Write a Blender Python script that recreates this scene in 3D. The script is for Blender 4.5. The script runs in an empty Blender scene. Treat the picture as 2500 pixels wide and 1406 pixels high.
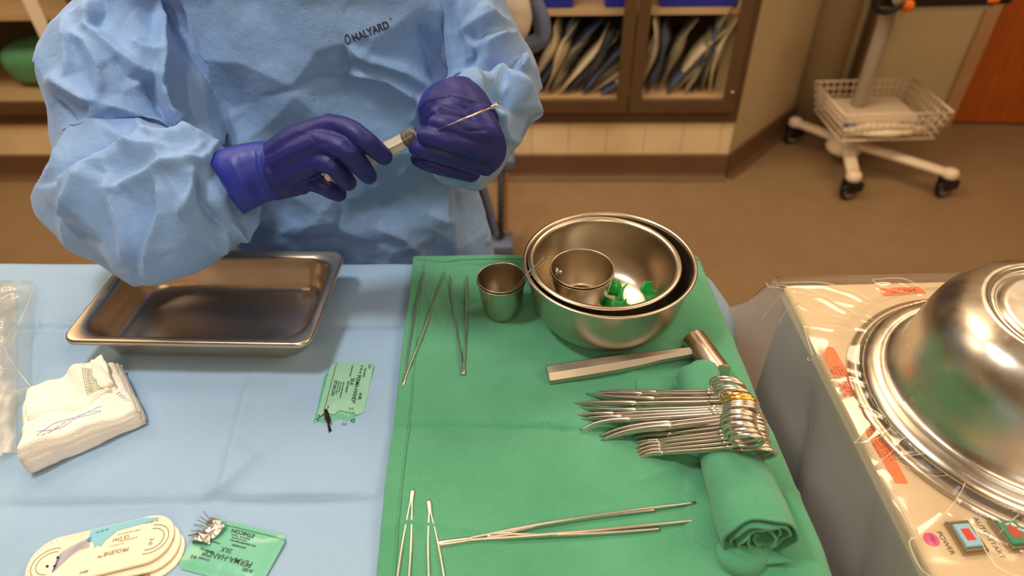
import bpy, bmesh, math, random
import numpy as np
from mathutils import Vector, Matrix, noise
random.seed(7)
rng = np.random.default_rng(7)
C = bpy.context.scene.collection
S = bpy.context.scene
# ---------------------------------------------------------------- camera
FPX, PITCH, ROLL = 1623.0, math.radians(40.03), math.radians(-1.47)
fwd = np.array([0, math.cos(PITCH), -math.sin(PITCH)])
_rt = np.array([1., 0, 0]); _up = np.cross(_rt, fwd)
cr = math.cos(ROLL)*_rt + math.sin(ROLL)*_up
cu = -math.sin(ROLL)*_rt + math.cos(ROLL)*_up
EYE = np.array([0, 0, 1.53])
cd = bpy.data.cameras.new('camera'); cam = bpy.data.objects.new('camera', cd); C.objects.link(cam)
cd.sensor_width = 36.0; cd.lens = 36.0*FPX/2500.0; cd.clip_start = 0.02
cam.matrix_world = Matrix(((cr[0], cu[0], -fwd[0], 0), (cr[1], cu[1], -fwd[1], 0), (cr[2], cu[2], -fwd[2], 1.53), (0, 0, 0, 1)))
cd.dof.use_dof = True; cd.dof.focus_distance = 0.80; cd.dof.aperture_fstop = 3.2
S.camera = cam
def ray(px, py): return (px-1250)*cr-(py-703)*cu+FPX*fwd
def P(px, py, z=.9):          # a point of the photograph on the level z (m above the floor)
    d = ray(px, py); return EYE+d*((z-EYE[2])/d[2])
def PY(px, py, y):            # the same at a distance y in front of the photographer
    d = ray(px, py); return EYE+d*(y/d[1])
def proj(X):
    X = np.asarray(X)-EYE; w = X@fwd
    return 1250+FPX*(X@cr)/w, 703-FPX*(X@cu)/w
# ---------------------------------------------------------------- colour management, world, lights
S.view_settings.view_transform = 'Standard'; S.view_settings.look = 'None'
S.view_settings.gamma = 1; S.view_settings.use_curve_mapping = False
S.view_settings.exposure = -0.46
wd = bpy.data.worlds.new('world'); S.world = wd; wd.use_nodes = True
wd.node_tree.nodes['Background'].inputs[0].default_value = (1, .85, .68, 1)
wd.node_tree.nodes['Background'].inputs[1].default_value = 0.05
def area(name, loc, target, sx, sy, power, col, spread=180):
    l = bpy.data.lights.new(name, 'AREA'); l.shape = 'RECTANGLE'; l.size = sx; l.size_y = sy
    l.energy = power; l.color = col; l.spread = math.radians(spread)
    o = bpy.data.objects.new(name, l); C.objects.link(o); o.location = loc
    d = Vector(target)-Vector(loc); o.rotation_euler = d.to_track_quat('-Z', 'Y').to_euler()
    return o
WARM = (1.0, .74, .48); NEUT = (1.0, .93, .82)
area('ceiling_light_front', (-.5, 1.75, 2.64), (-.5, 1.75, 0), 1.2, .6, 34, WARM)
area('ceiling_light_rear', (1.3, 1.75, 2.64), (1.3, 1.75, 0), 1.2, .6, 26, WARM)
area('ceiling_light_left', (-2.2, 1.75, 2.64), (-2.2, 1.75, 0), 1.2, .6, 34, WARM)
area('ceiling_light_right', (1.9, .1, 2.64), (1.9, .1, 0), 1.2, .6, 22, WARM)
area('added_light_behind', (.0, -1.25, 2.64), (.3, -.6, 0), 1.2, .6, 26, WARM)  # unseen lamp added to brighten the pouches inside the cabinets
area('surgical_light_key', (-.65, .55, 2.35), (-.2, .62, .95), .22, .22, 17, NEUT)
area('surgical_light_fill', (.75, .2, 2.2), (.3, .5, .9), .3, .3, 2.5, NEUT)
area('surgical_light_low', (.25, -.45, 1.05), (-.15, .8, 1.2), .08, .08, .5, NEUT)
# ---------------------------------------------------------------- materials
def srgb(r, g, b):
    f = lambda c: (c/255/12.92) if c/255 <= .04045 else ((c/255+.055)/1.055)**2.4
    return (f(r), f(g), f(b), 1)
class NT:
    def __init__(s, name):
        s.m = bpy.data.materials.new(name); s.m.use_nodes = True; s.t = s.m.node_tree
        s.b = s.t.nodes['Principled BSDF']; s.out = s.t.nodes['Material Output']
    def n(s, typ, ins=None, **kw):
        q = s.t.nodes.new(typ)
        for k, v in kw.items(): setattr(q, k, v)
        for k, v in (ins or {}).items():
            if isinstance(v, bpy.types.NodeSocket): s.t.links.new(v, q.inputs[k])
            else: q.inputs[k].default_value = v
        return q
    def l(s, a, b): s.t.links.new(a, b)
    def co(s): return s.n('ShaderNodeTexCoord').outputs['Object']
MATS = {}
def mat(name, col, rough=.5, metal=0., bump=None, var=None, coat=0, sheen=0, trans=0, ior=1.45, alpha=1, sss=0, spec=.5, rvar=None, scale=(1, 1, 1)):
    if name in MATS: return MATS[name]
    T = NT(name); b = T.b
    b.inputs['Base Color'].default_value = col; b.inputs['Roughness'].default_value = rough
    b.inputs['Metallic'].default_value = metal; b.inputs['IOR'].default_value = ior
    b.inputs['Coat Weight'].default_value = coat; b.inputs['Sheen Weight'].default_value = sheen
    b.inputs['Transmission Weight'].default_value = trans; b.inputs['Alpha'].default_value = alpha
    b.inputs['Specular IOR Level'].default_value = spec
    if sss:
        b.inputs['Subsurface Weight'].default_value = sss; b.inputs['Subsurface Scale'].default_value = .01
    vec = T.co()
    if scale != (1, 1, 1): vec = T.n('ShaderNodeMapping', {'Vector': vec, 'Scale': scale}).outputs[0]
    if var:      # (scale, second colour, amount)
        nz = T.n('ShaderNodeTexNoise', {'Vector': vec, 'Scale': var[0], 'Detail': 5.0, 'Roughness': .6})
        rp = T.n('ShaderNodeMapRange', {'Value': nz.outputs[0], 'From Min': .35, 'From Max': .65, 'To Min': 0., 'To Max': var[2]})
        mx = T.n('ShaderNodeMix', {'Factor': rp.outputs[0], 'A': col, 'B': var[1]}, data_type='RGBA') if 0 else None
        mx = T.n('ShaderNodeMixRGB', {'Fac': rp.outputs[0], 'Color1': col, 'Color2': var[1]})
        T.l(mx.outputs[0], b.inputs['Base Color'])
    if rvar:
        nz = T.n('ShaderNodeTexNoise', {'Vector': vec, 'Scale': rvar[0], 'Detail': 6.0, 'Roughness': .7})
        rp = T.n('ShaderNodeMapRange', {'Value': nz.outputs[0], 'From Min': .3, 'From Max': .7, 'To Min': rvar[1], 'To Max': rvar[2]})
        T.l(rp.outputs[0], b.inputs['Roughness'])
    if bump:     # list of (scale, height m, kind)
        prev = None
        for sc, h, kind in bump:
            if kind == 'n': q = T.n('ShaderNodeTexNoise', {'Vector': vec, 'Scale': sc, 'Detail': 3.0}).outputs[0]
            elif kind == 'v': q = T.n('ShaderNodeTexVoronoi', {'Vector': vec, 'Scale': sc}).outputs[0]
            elif kind == 'c': q = T.n('ShaderNodeTexVoronoi', {'Vector': vec, 'Scale': sc}, feature='DISTANCE_TO_EDGE').outputs[0]
            elif kind == 'wx': q = T.n('ShaderNodeTexWave', {'Vector': vec, 'Scale': sc, 'Distortion': .6, 'Detail': 1.0}, bands_direction='X').outputs['Fac']
            elif kind == 'wy': q = T.n('ShaderNodeTexWave', {'Vector': vec, 'Scale': sc, 'Distortion': .6, 'Detail': 1.0}, bands_direction='Y').outputs['Fac']
            elif kind == 'wz': q = T.n('ShaderNodeTexWave', {'Vector': vec, 'Scale': sc, 'Distortion': .6, 'Detail': 1.0}, bands_direction='Z').outputs['Fac']
            bp = T.n('ShaderNodeBump', {'Height': q, 'Distance': h, 'Strength': 1.0})
            if prev: T.l(prev, bp.inputs['Normal'])
            prev = bp.outputs[0]
        T.l(prev, b.inputs['Normal'])
    MATS[name] = T.m; return T.m
def clear_plastic(name, tint=(1, .97, .92, 1), haze=.06, hazecol=(.9, .85, .78, 1), rough=.08, base=.05, bscale=22.0, bdist=.006):
    T = NT(name); t = T.t; t.nodes.remove(T.b)
    fr = T.n('ShaderNodeLayerWeight', {'Blend': .5})
    bp = T.n('ShaderNodeBump', {'Height': T.n('ShaderNodeTexNoise', {'Vector': T.co(), 'Scale': bscale, 'Detail': 2.0}).outputs[0], 'Distance': bdist, 'Strength': .8})
    T.l(bp.outputs[0], fr.inputs['Normal'])
    pw = T.n('ShaderNodeMath', {0: fr.outputs['Facing'], 1: 5.0}, operation='POWER'); pw = T.n('ShaderNodeMath', {0: pw.outputs[0], 1: .96, 2: .04}, operation='MULTIPLY_ADD')
    tr = T.n('ShaderNodeBsdfTransparent', {'Color': tint})
    gl = T.n('ShaderNodeBsdfGlossy', {'Color': (1, 1, 1, 1), 'Roughness': rough, 'Normal': bp.outputs[0]})
    di = T.n('ShaderNodeBsdfDiffuse', {'Color': hazecol})
    m1 = T.n('ShaderNodeMixShader', {0: haze, 1: tr.outputs[0], 2: di.outputs[0]})
    add = T.n('ShaderNodeMath', {0: pw.outputs[0], 1: base}, operation='ADD', use_clamp=True)
    m2 = T.n('ShaderNodeMixShader', {0: add.outputs[0], 1: m1.outputs[0], 2: gl.outputs[0]})
    T.l(m2.outputs[0], T.out.inputs[0]); return T.m
# ---------------------------------------------------------------- object helpers
OFF = {}
def tag(o, label=None, cat=None, group=None, kind=None):
    if label: o['label'] = label
    if cat: o['category'] = cat
    if group: o['group'] = group
    if kind: o['kind'] = kind
    return o
def thing(name, label, cat, loc=(0, 0, 0), group=None):
    o = bpy.data.objects.new(name, None); C.objects.link(o); o.location = Vector(loc); o.empty_display_size = .02
    OFF[o.name] = np.array(loc, float); return tag(o, label, cat, group)
def obj(name, geo, m, parent=None, loc=None, smooth=True, label=None, sharp=None):
    V, F = geo[0], geo[1]
    V = np.asarray(V, float).reshape(-1, 3)
    off = OFF[parent.name] if parent is not None else (np.array(loc, float) if loc is not None else V.mean(0)*[1, 1, 0]+[0, 0, V[:, 2].min()])
    me = bpy.data.meshes.new(name); me.from_pydata((V-off).tolist(), [], [list(map(int, f)) for f in F]); me.update()
    if smooth: me.polygons.foreach_set('use_smooth', [True]*len(me.polygons))
    bm = bmesh.new(); bm.from_mesh(me); bmesh.ops.recalc_face_normals(bm, faces=bm.faces)
    if sharp is not None:
        for e in bm.edges:
            if len(e.link_faces) == 2 and e.calc_face_angle(0) > math.radians(sharp): e.smooth = False
    bm.to_mesh(me); bm.free()
    for mm in (m if isinstance(m, (list, tuple)) else [m]): me.materials.append(mm)
    if len(geo) > 2 and geo[2] is not None: me.polygons.foreach_set('material_index', geo[2])
    o = bpy.data.objects.new(name, me); C.objects.link(o)
    if parent is not None: o.parent = parent; OFF[o.name] = off
    else: o.location = Vector(off); OFF[o.name] = off
    if label: o['label'] = label
    return o
def cat_(*gs):
    V = []; F = []; k = 0
    for g in gs:
        v = np.asarray(g[0], float).reshape(-1, 3); V.append(v); F += [[i+k for i in f] for f in g[1]]; k += len(v)
    return np.concatenate(V), F
def xf(g, M):
    V = np.asarray(g[0], float); M = np.array(M); return V@M[:3, :3].T+M[:3, 3], g[1]
def box(x0, x1, y0, y1, z0, z1, bev=0, seg=2):
    bm = bmesh.new(); bmesh.ops.create_cube(bm, size=1)
    for v in bm.verts: v.co = Vector(((x0+x1)/2+v.co.x*(x1-x0), (y0+y1)/2+v.co.y*(y1-y0), (z0+z1)/2+v.co.z*(z1-z0)))
    if bev: bmesh.ops.bevel(bm, geom=bm.edges[:], offset=bev, segments=seg, profile=.5, affect='EDGES')
    bm.verts.index_update(); g = ([v.co[:] for v in bm.verts], [[v.index for v in f.verts] for f in bm.faces]); bm.free(); return g
def rings(R, close=True, cap=True):
    R = np.asarray(R, float); m, n = R.shape[:2]; V = R.reshape(-1, 3); F = []
    for i in range(m-1):
        for j in range(n if close else n-1):
            a = i*n+j; b = i*n+(j+1) % n; F.append([a, b, b+n, a+n])
    if cap and close: F.append(list(range(n))[::-1]); F.append([(m-1)*n+j for j in range(n)])
    return V, F
def grid(G):
    G = np.asarray(G, float); return rings(G, close=False, cap=False)
def lathe(prof, n=64, c=(0, 0, 0), close_ends=False):
    prof = np.asarray(prof, float); a = np.linspace(0, 2*np.pi, n, endpoint=False)
    R = np.stack([np.stack([p[0]*np.cos(a), p[0]*np.sin(a), np.full(n, p[1])], 1) for p in prof])+np.array(c)
    return rings(R, cap=close_ends)
def cr_spline(P_, n=8, closed=False):
    P_ = np.asarray(P_, float)
    if len(P_) == 2: return np.array([P_[0]+(P_[1]-P_[0])*t for t in np.linspace(0, 1, n+1)])
    E = np.vstack([P_[-1], P_, P_[0], P_[1]]) if closed else np.vstack([2*P_[0]-P_[1], P_, 2*P_[-1]-P_[-2]])
    out = []
    for i in range(1, len(E)-2):
        p0, p1, p2, p3 = E[i-1:i+3]
        for t in np.linspace(0, 1, n, endpoint=False):
            out.append(.5*((2*p1)+(-p0+p2)*t+(2*p0-5*p1+4*p2-p3)*t*t+(-p0+3*p1-3*p2+p3)*t**3))
    if not closed: out.append(P_[-1])
    return np.array(out)
def frames(pts, up=None, closed=False):
    pts = np.asarray(pts, float); t = np.gradient(pts, axis=0)
    if closed: t = np.roll(pts, -1, 0)-np.roll(pts, 1, 0)
    t /= np.linalg.norm(t, axis=1)[:, None]+1e-12
    if up is not None:
        up = np.asarray(up, float); n1 = np.cross(t, up); n1 /= np.linalg.norm(n1, axis=1)[:, None]+1e-9; n2 = np.cross(n1, t); return t, n1, n2
    a = np.array([0, 0, 1.]) if abs(t[0][2]) < .9 else np.array([1., 0, 0])
    n = np.cross(t[0], a); n /= np.linalg.norm(n); N1 = [n]
    for i in range(1, len(t)):
        n = N1[-1]-t[i]*(N1[-1]@t[i]); n /= np.linalg.norm(n)+1e-12; N1.append(n)
    N1 = np.array(N1); return t, N1, np.cross(t, N1)
def tube(pts, r, n=10, spl=0, closed=False, up=None, flat=1.0, cap=True, power=2.0):
    """round or oval rod along points; r scalar or per-point; flat = second radius / first"""
    pts = np.asarray(pts, float); r = np.full(len(pts), r, float) if np.isscalar(r) else np.asarray(r, float)
    if spl:
        q = np.c_[pts, r]; q = cr_spline(q, spl, closed); pts, r = q[:, :3], q[:, 3]
    t, a, b = frames(pts, up, closed)
    th = np.linspace(0, 2*np.pi, n, endpoint=False); c, s = np.cos(th), np.sin(th)
    if power != 2: c = np.sign(c)*abs(c)**(2/power); s = np.sign(s)*abs(s)**(2/power)
    R = pts[:, None]+r[:, None, None]*(a[:, None]*c[None, :, None]+b[:, None]*s[None, :, None]*flat)
    if closed: R = np.concatenate([R, R[:1]]); return rings(R, cap=False)
    return rings(R, cap=cap)
def sphere(c, r, n=12):
    a = np.linspace(0, np.pi, n//2+1)[1:-1]; R = lathe([(math.sin(x)*r, math.cos(x)*r) for x in a], n, c)
    V = np.vstack([R[0], [c[0], c[1], c[2]+r], [c[0], c[1], c[2]-r]]); k = len(R[0]); m = len(a)
    F = list(R[1])+[[j, k, (j+1) % n] for j in range(n)]+[[(m-1)*n+(j+1) % n, k+1, (m-1)*n+j] for j in range(n)]
    return V, F
def eval_geo(o):
    dg = bpy.context.evaluated_depsgraph_get(); e = o.evaluated_get(dg); me = e.to_mesh()
    V = np.empty(len(me.vertices)*3); me.vertices.foreach_get('co', V); F = [list(p.vertices) for p in me.polygons]
    e.to_mesh_clear(); return V.reshape(-1, 3), F
def fuse(geos, voxel, smooth=6, fac=.5):
    """one continuous skin from overlapping shapes"""
    V, F = cat_(*geos); me = bpy.data.meshes.new('tmp'); me.from_pydata(V.tolist(), [], [list(map(int, f)) for f in F])
    bm = bmesh.new(); bm.from_mesh(me); bmesh.ops.recalc_face_normals(bm, faces=bm.faces); bm.to_mesh(me); bm.free()
    o = bpy.data.objects.new('tmp', me); C.objects.link(o)
    md = o.modifiers.new('r', 'REMESH'); md.mode = 'VOXEL'; md.voxel_size = voxel; md.use_smooth_shade = True
    if smooth:
        s = o.modifiers.new('s', 'SMOOTH'); s.iterations = smooth; s.factor = fac
    g = eval_geo(o); bpy.data.objects.remove(o); bpy.data.meshes.remove(me); return g
def normals(V, F):
    V = np.asarray(V); N = np.zeros_like(V)
    Q = np.array([list(f)[:4] if len(f) >= 4 else list(f)+[f[-1]]*(4-len(f)) for f in F])
    n = np.cross(V[Q[:, 2]]-V[Q[:, 0]], V[Q[:, 3]]-V[Q[:, 1]])
    for k in range(4): np.add.at(N, Q[:, k], n)
    return N/(np.linalg.norm(N, axis=1)[:, None]+1e-12)
def fold_field(x, y, folds, eps=0.):
    """sum of sharp cloth folds. fold = (polyline, height, width on left side, width on right side); x, y same units as the polyline"""
    h = np.zeros_like(x)
    for pl, amp, w1, w2 in folds:
        pl = np.asarray(pl, float); L = np.r_[0, np.cumsum(np.linalg.norm(np.diff(pl, axis=0), axis=1))]; tot = L[-1]
        best = np.full_like(x, 1e9); val = np.zeros_like(x)
        for i in range(len(pl)-1):
            a, b = pl[i], pl[i+1]; d = b-a; ln = np.linalg.norm(d); d = d/ln
            t = np.clip((x-a[0])*d[0]+(y-a[1])*d[1], 0, ln); dx = x-(a[0]+t*d[0]); dy = y-(a[1]+t*d[1])
            dist = np.sqrt(dx*dx+dy*dy+eps*eps)-eps; sg = (d[0]*dy-d[1]*dx); w = np.where(sg > 0, w2, w1); s = (L[i]+t)/tot
            v = amp*np.exp(-(dist/w))*np.clip(np.minimum(s, 1-s)*5+.15, 0, 1)**.7
            m = dist < best; best = np.where(m, dist, best); val = np.where(m, v, val)
        h += val
    return h
def nz(V, sc, seed=0, octv=2):
    off = Vector((seed*13.7, seed*7.1, seed*3.3))
    return np.array([noise.fractal(Vector(v)*sc+off, 1., 2., octv) for v in V])
FONT = bpy.data.fonts.load('<builtin>') if False else None
def text_geo(body, size, M, depth=.0001, space=1.0, sx=1.0, bold=0.0):
    """lettering as thin mesh; M maps text x,y (metres) to the world"""
    cu_ = bpy.data.curves.new('txt', 'FONT'); cu_.body = body; cu_.size = size; cu_.extrude = depth; cu_.align_x = 'CENTER'; cu_.align_y = 'CENTER'
    cu_.space_character = space; cu_.offset = bold; cu_.resolution_u = 3
    o = bpy.data.objects.new('txt', cu_); C.objects.link(o); V, F = eval_geo(o)
    bpy.data.objects.remove(o); bpy.data.curves.remove(cu_)
    V = V*[sx, 1, 1]; return xf((V, F), M)
def frame_M(o, x, y):
    x = np.asarray(x, float); x /= np.linalg.norm(x); y = np.asarray(y, float); z = np.cross(x, y); z /= np.linalg.norm(z); y = np.cross(z, x)
    M = np.eye(4); M[:3, 0] = x; M[:3, 1] = y; M[:3, 2] = z; M[:3, 3] = o; return M
def rotz(a, o=(0, 0, 0)):
    M = np.eye(4); M[0, 0] = M[1, 1] = math.cos(a); M[0, 1] = -math.sin(a); M[1, 0] = math.sin(a); M[:3, 3] = o; return M

from mathutils.kdtree import KDTree
def crumple(V, sp, slope, seed):
    """flat facets meeting in sharp creases: cones of random height taken from scattered points"""
    r = np.random.default_rng(seed); lo, hi = V.min(0)-sp, V.max(0)+sp; n = int(np.prod((hi-lo)/sp)*1.1)
    S_ = lo+(hi-lo)*r.random((n, 3)); hs = r.random(n)*sp*.8; kd = KDTree(n)
    for i, q in enumerate(S_): kd.insert(q, i)
    kd.balance()
    out = np.array([min(d+hs[i] for _, i, d in kd.find_n(v, 5)) for v in V.tolist()]); return (out-out.mean())*slope
# ---------------------------------------------------------------- room shell
RA = -.05; RO = np.array([.159, 2.585, 0.]); RM = rotz(RA, RO)      # frame of the rear wall: x along it, y into it
def R_(g): return xf(g, RM)
m_floor = mat('floor_vinyl', srgb(144, 120, 90), .42, var=(9, srgb(132, 108, 80), .5), bump=[(260, .0002, 'n')])
m_wall = mat('wall_paint', srgb(190, 172, 138), .6, var=(3, srgb(182, 164, 130), .4), bump=[(180, .0003, 'n')])
m_tile = mat('wall_tile', srgb(240, 218, 178), .35, var=(6, srgb(214, 190, 150), .5))
m_cove = mat('cove_base', srgb(108, 80, 58), .5, var=(8, srgb(96, 70, 50), .5))
m_ceil = mat('ceiling_tile', srgb(215, 190, 155), .8, bump=[(90, .001, 'n')])
m_brownmetal = mat('brown_enamel', srgb(104, 82, 58), .38, metal=.3, var=(4, srgb(94, 72, 50), .5))
def struct(name, g, m, **k):
    o = obj(name, g, m, **k); o['kind'] = 'structure'; return o
struct('floor', box(-3.6, 3.6, -1.8, 4.2, -.05, 0), m_floor, smooth=False)
struct('ceiling', box(-3.6, 3.6, -1.8, 4.2, 2.7, 2.76), m_ceil, smooth=False)
struct('wall_left', box(-3.66, -3.5, -1.8, 4.2, 0, 2.7), m_wall, smooth=False)
struct('wall_right', box(3.4, 3.56, -1.8, 4.2, 0, 2.7), m_wall, smooth=False)
struct('wall_front', box(-3.5, 3.4, -1.86, -1.7, 0, 2.7), m_wall, smooth=False)
# rear wall with the cabinet recess; the part under the cabinets is tiled
CX = .788
tg = []
x = -3.9
while x < CX-.001:
    x1 = min(x+.16, CX); tg.append(box(x+.0008, x1-.0008, 0, .06, .10, .262, .002, 1)); x = x1
struct('wall_rear', R_(cat_(box(-3.9, CX, .008, .10, 0, .262), *tg)), m_tile, smooth=False)
struct('wall_rear_upper', R_(box(-3.9, CX, .0, .55, 2.1, 2.69)), m_wall, smooth=False)
struct('wall_recess', R_(box(-3.9, CX-.01, .47, .55, .262, 2.1)), m_wall, smooth=False)
def cove(p0, p1, h=.115, t=.012, toe=.03):
    p0 = np.array(p0, float); p1 = np.array(p1, float); d = (p1-p0)/np.linalg.norm(p1-p0); n = np.array([d[1], -d[0], 0])
    prof = [(0.0, .0), (toe+t, .0), (toe+t, .002), (t+.012, .006), (t+.003, .016), (t, .035), (t, h-.004), (t-.004, h), (0, h)]
    return rings(np.array([[p+n*a+np.array([0, 0, z]) for a, z in prof] for p in (p0, p1)]))
w3 = lambda x, y=0.: (RM@np.array([x, y, 0, 1]))[:3]
c0 = w3(CX); c1 = np.array([1.40, 3.02, 0.])
struct('baseboard_rear', cove(w3(-3.9), c0), m_cove, sharp=40)
struct('baseboard_diagonal', cove(c0, c1), m_cove, sharp=40)
def wallseg(p0, p1, z0, z1, t=.1):
    p0 = np.array(p0, float); p1 = np.array(p1, float); d = (p1-p0)/np.linalg.norm(p1-p0); n = np.array([-d[1], d[0], 0])
    return rings(np.array([[p0+[0, 0, z], p1+[0, 0, z], p1+n*t+[0, 0, z], p0+n*t+[0, 0, z]] for z in (z0, z1)]))
struct('wall_diagonal', wallseg(c0, c1, 0, 2.69, .12), m_wall, smooth=False)
c2 = np.array([2.10, 2.985, 0]); c3 = np.array([3.35, 2.86, 0])
struct('wall_far', wallseg(c1, c2, 0, 2.69), m_wall, smooth=False)
struct('wall_far_right', wallseg(np.array([2.98, 2.9, 0]), c3, 0, 2.69), m_wall, smooth=False)
# rounded pilaster in the corner and a flat brown strip standing in for the shading beside it
a_ = np.linspace(math.pi, 2*math.pi, 20)
pp = [(1.475+.09*math.cos(t), 3.02+.11*math.sin(t)) for t in a_]
struct('trim_1', rings(np.array([[(x, y, z) for x, y in pp] for z in (0, 2.69)])), m_wall)
struct('shade_strip', box(1.60, 1.66, 2.93, 3.0, 0, 2.69, .004), m_cove, smooth=False)
# door frame and orange wooden door
m_frame = mat('door_frame_paint', srgb(176, 138, 100), .45)
m_door = mat('door_oak', srgb(178, 92, 32), .35, var=(5, srgb(150, 70, 20), .6), scale=(9, 9, 1.2))
ddir = (c3-c2)/np.linalg.norm(c3-c2); dn = np.array([ddir[1], -ddir[0], 0])
fr = struct('door_1', xf(cat_(box(0, .06, -.03, .10, 0, 2.12, .003), box(.90, .96, -.03, .10, 0, 2.12, .003), box(0.0, .96, -.03, .10, 2.12, 2.18, .003)), rotz(math.atan2(ddir[1], ddir[0]), c2)), m_frame, smooth=False)
obj('door_panel', xf(box(.063, .897, .012, .05, .012, 2.117, .002), rotz(math.atan2(ddir[1], ddir[0]), c2)), m_door, fr, smooth=False, label='orange brown wooden door leaf')
struct('wall_above_door', xf(box(-.02, .98, 0, .1, 2.18, 2.69), rotz(math.atan2(ddir[1], ddir[0]), c2)), m_wall, smooth=False)
# ceiling fixtures; the panel behind the photographer is added for the cabinets
m_diff = NT('light_diffuser'); m_diff.b.inputs['Emission Color'].default_value = (1, .78, .5, 1); m_diff.b.inputs['Emission Strength'].default_value = 2.2
for (x, y, w) in ((-.5, 1.75, 'above the draped table'), (1.3, 1.75, 'near the rolling monitor stand'), (-2.2, 1.75, 'on the left side of the room'), (1.9, .1, 'to the right of the machine'), (.0, -1.25, 'behind the photographer, added to brighten the cabinets')):
    t = thing('ceiling_light', 'flat ceiling light panel '+w, 'light', (x, y, 2.66))
    obj('frame', cat_(box(x-.64, x+.64, y-.34, y-.30, 2.665, 2.70), box(x-.64, x+.64, y+.30, y+.34, 2.665, 2.70), box(x-.64, x-.60, y-.30, y+.30, 2.665, 2.70), box(x+.60, x+.64, y-.30, y+.30, 2.665, 2.70)), m_ceil, t, smooth=False)
    obj('diffuser', box(x-.6, x+.6, y-.3, y+.3, 2.69, 2.70), m_diff.m, t, smooth=False)
# ---------------------------------------------------------------- supply cabinets in the rear wall
m_pouchw = mat('pouch_paper', srgb(250, 238, 210), .5, var=(14, srgb(205, 180, 140), .5), bump=[(30, .004, 'n')])
m_pouchb = mat('pouch_film_blue', srgb(84, 104, 150), .3, var=(14, srgb(120, 125, 140), .5), bump=[(30, .004, 'n')])
m_pouchg = mat('pouch_film_grey', srgb(200, 188, 160), .3, var=(14, srgb(110, 112, 110), .5), bump=[(30, .004, 'n')])
m_bluebin = mat('blue_bin', srgb(40, 50, 175), .35)
m_dark = mat('cabinet_inside', srgb(62, 46, 32), .6)
m_shelf = mat('cabinet_shelf', srgb(205, 175, 135), .4)
m_steel = mat('brushed_steel', (.74, .68, .60, 1), .28, metal=1, rvar=(40, .2, .38))
m_glass = clear_plastic('cabinet_glass', tint=(.99, .99, .98, 1), haze=.0, rough=.02, base=-.03, bscale=1, bdist=0.)
def cabinet(xa, xb, label, doors, side_r=True):
    t = thing('supply_cabinet', label, 'cabinet', tuple(w3((xa+xb)/2))); t.location.z = .262; OFF[t.name][2] = .262
    obj('body', R_(cat_(box(xa, xb, -.004, .46, .264, .285), box(xa, xa+.018, .012, .46, .285, 2.09), box(xb-.018, xb, .012, .46, .285, 2.09), box(xa+.018, xb-.018, .44, .46, .285, 2.09), box(xa, xb, -.004, .46, 2.07, 2.095))), m_dark, t, smooth=False)
    obj('shelf', R_(box(xa+.02, xb-.02, .04, .43, .685, .708)), m_shelf, t, smooth=False)
    obj('shelf', R_(box(xa+.02, xb-.02, .10, .43, 1.10, 1.115)), m_shelf, t, smooth=False)
    obj('shelf', R_(box(xa+.02, xb-.02, -.010, .43, .357, .374)), m_shelf, t, smooth=False)
    obj('face_frame', R_(cat_(box(xa, xb, -.012, .012, .264, .312, .002), box(xa, xa+.028, -.012, .012, .312, 2.06, .002), box(xb-.028, xb, -.012, .012, .312, 2.06, .002))), m_brownmetal, t, smooth=False)
    for (d0, d1, lock) in doors:
        o = .048
        d = obj('door', R_(cat_(box(d0, d1, -.03, -.0125, .316, .372, .003), box(d0, d1, -.03, -.0125, 1.98, 2.04, .003), box(d0, d0+o, -.03, -.0125, .372, 1.98, .003), box(d1-o, d1, -.03, -.0125, .372, 1.98, .003))), m_brownmetal, t, smooth=False)
        obj('pane', R_(box(d0+o-.004, d1-o+.004, -.0235, -.0205, .368, 1.984)), m_glass, d, smooth=False)
        if lock: obj('lock', R_(xf(lathe([(0.001, 0), (.006, 0), (.0065, .003), (.005, .006), (.001, .007)], 16), np.array([[1, 0, 0, d1-.02], [0, 0, -1, -.03], [0, 1, 0, .405], [0, 0, 0, 1]]))), m_steel, d)
    return t
cabinet(-.16, .790, 'brown metal glass-door cabinet behind the person, at the right end of the rear wall', [(-.135, .334, 0), (.338, .762, 1)])
cabinet(-1.72, -.19, 'brown metal glass-door cabinet hidden mostly behind the person in the blue gown', [(-1.69, -.96, 0), (-.95, -.22, 1)])
cabinet(-3.2, -1.74, 'brown metal glass-door cabinet at the left edge of the rear wall', [(-3.17, -2.47, 0), (-2.46, -1.77, 0)])
# pouches leaning on the lower shelf
def pouch(x0, w, h, lean, y0, yw, ph=0., zb=.374, th=.017):
    n, m = 9, 7; R = []
    for sgn in (1, -1):
        G = []
        for i in range(n):
            v = i/(n-1); row = []
            for j in range(m):
                u = j/(m-1); bul = th*(1-abs(2*u-1)**2.5)*(1-abs(2*v-1)**4)*(1+.5*math.sin(9*v+ph*3))
                xx = x0+lean*v*h+.012*math.sin(4*v+ph)+(.016*max(0, v-.75)*4)*(1 if ph > 0 else -1)
                row.append((xx+sgn*bul+.38*(u-.3)*yw*.6, y0+u*yw, zb+h*v*math.cos(math.atan(lean))+.006*math.sin(7*u+ph)*v))
            G.append(row)
        R.append(grid(G))
    return R_(cat_(*R))
pl = [(.40, .30, .1, 0), (.425, .27, .22, 1), (.455, .31, .42, 2), (.492, .22, .75, 1), (.515, .33, .60, 0), (.54, .26, .62, 0), (.575, .25, .35, 2), (.60, .33, .30, 1), (.635, .36, .20, 2), (.675, .30, .12, 0),
      (-.06, .30, .38, 0), (-.035, .33, .5, 1), (-.01, .30, .42, 0), (.02, .26, .55, 2), (.04, .33, .5, 1), (.07, .30, .6, 0), (.095, .29, .65, 1), (.125, .25, .62, 2), (.15, .26, .75, 1), (.18, .20, .8, 2), (.21, .17, .8, 0), (.235, .12, .9, 1), (.26, .10, .8, 0)]
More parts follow.
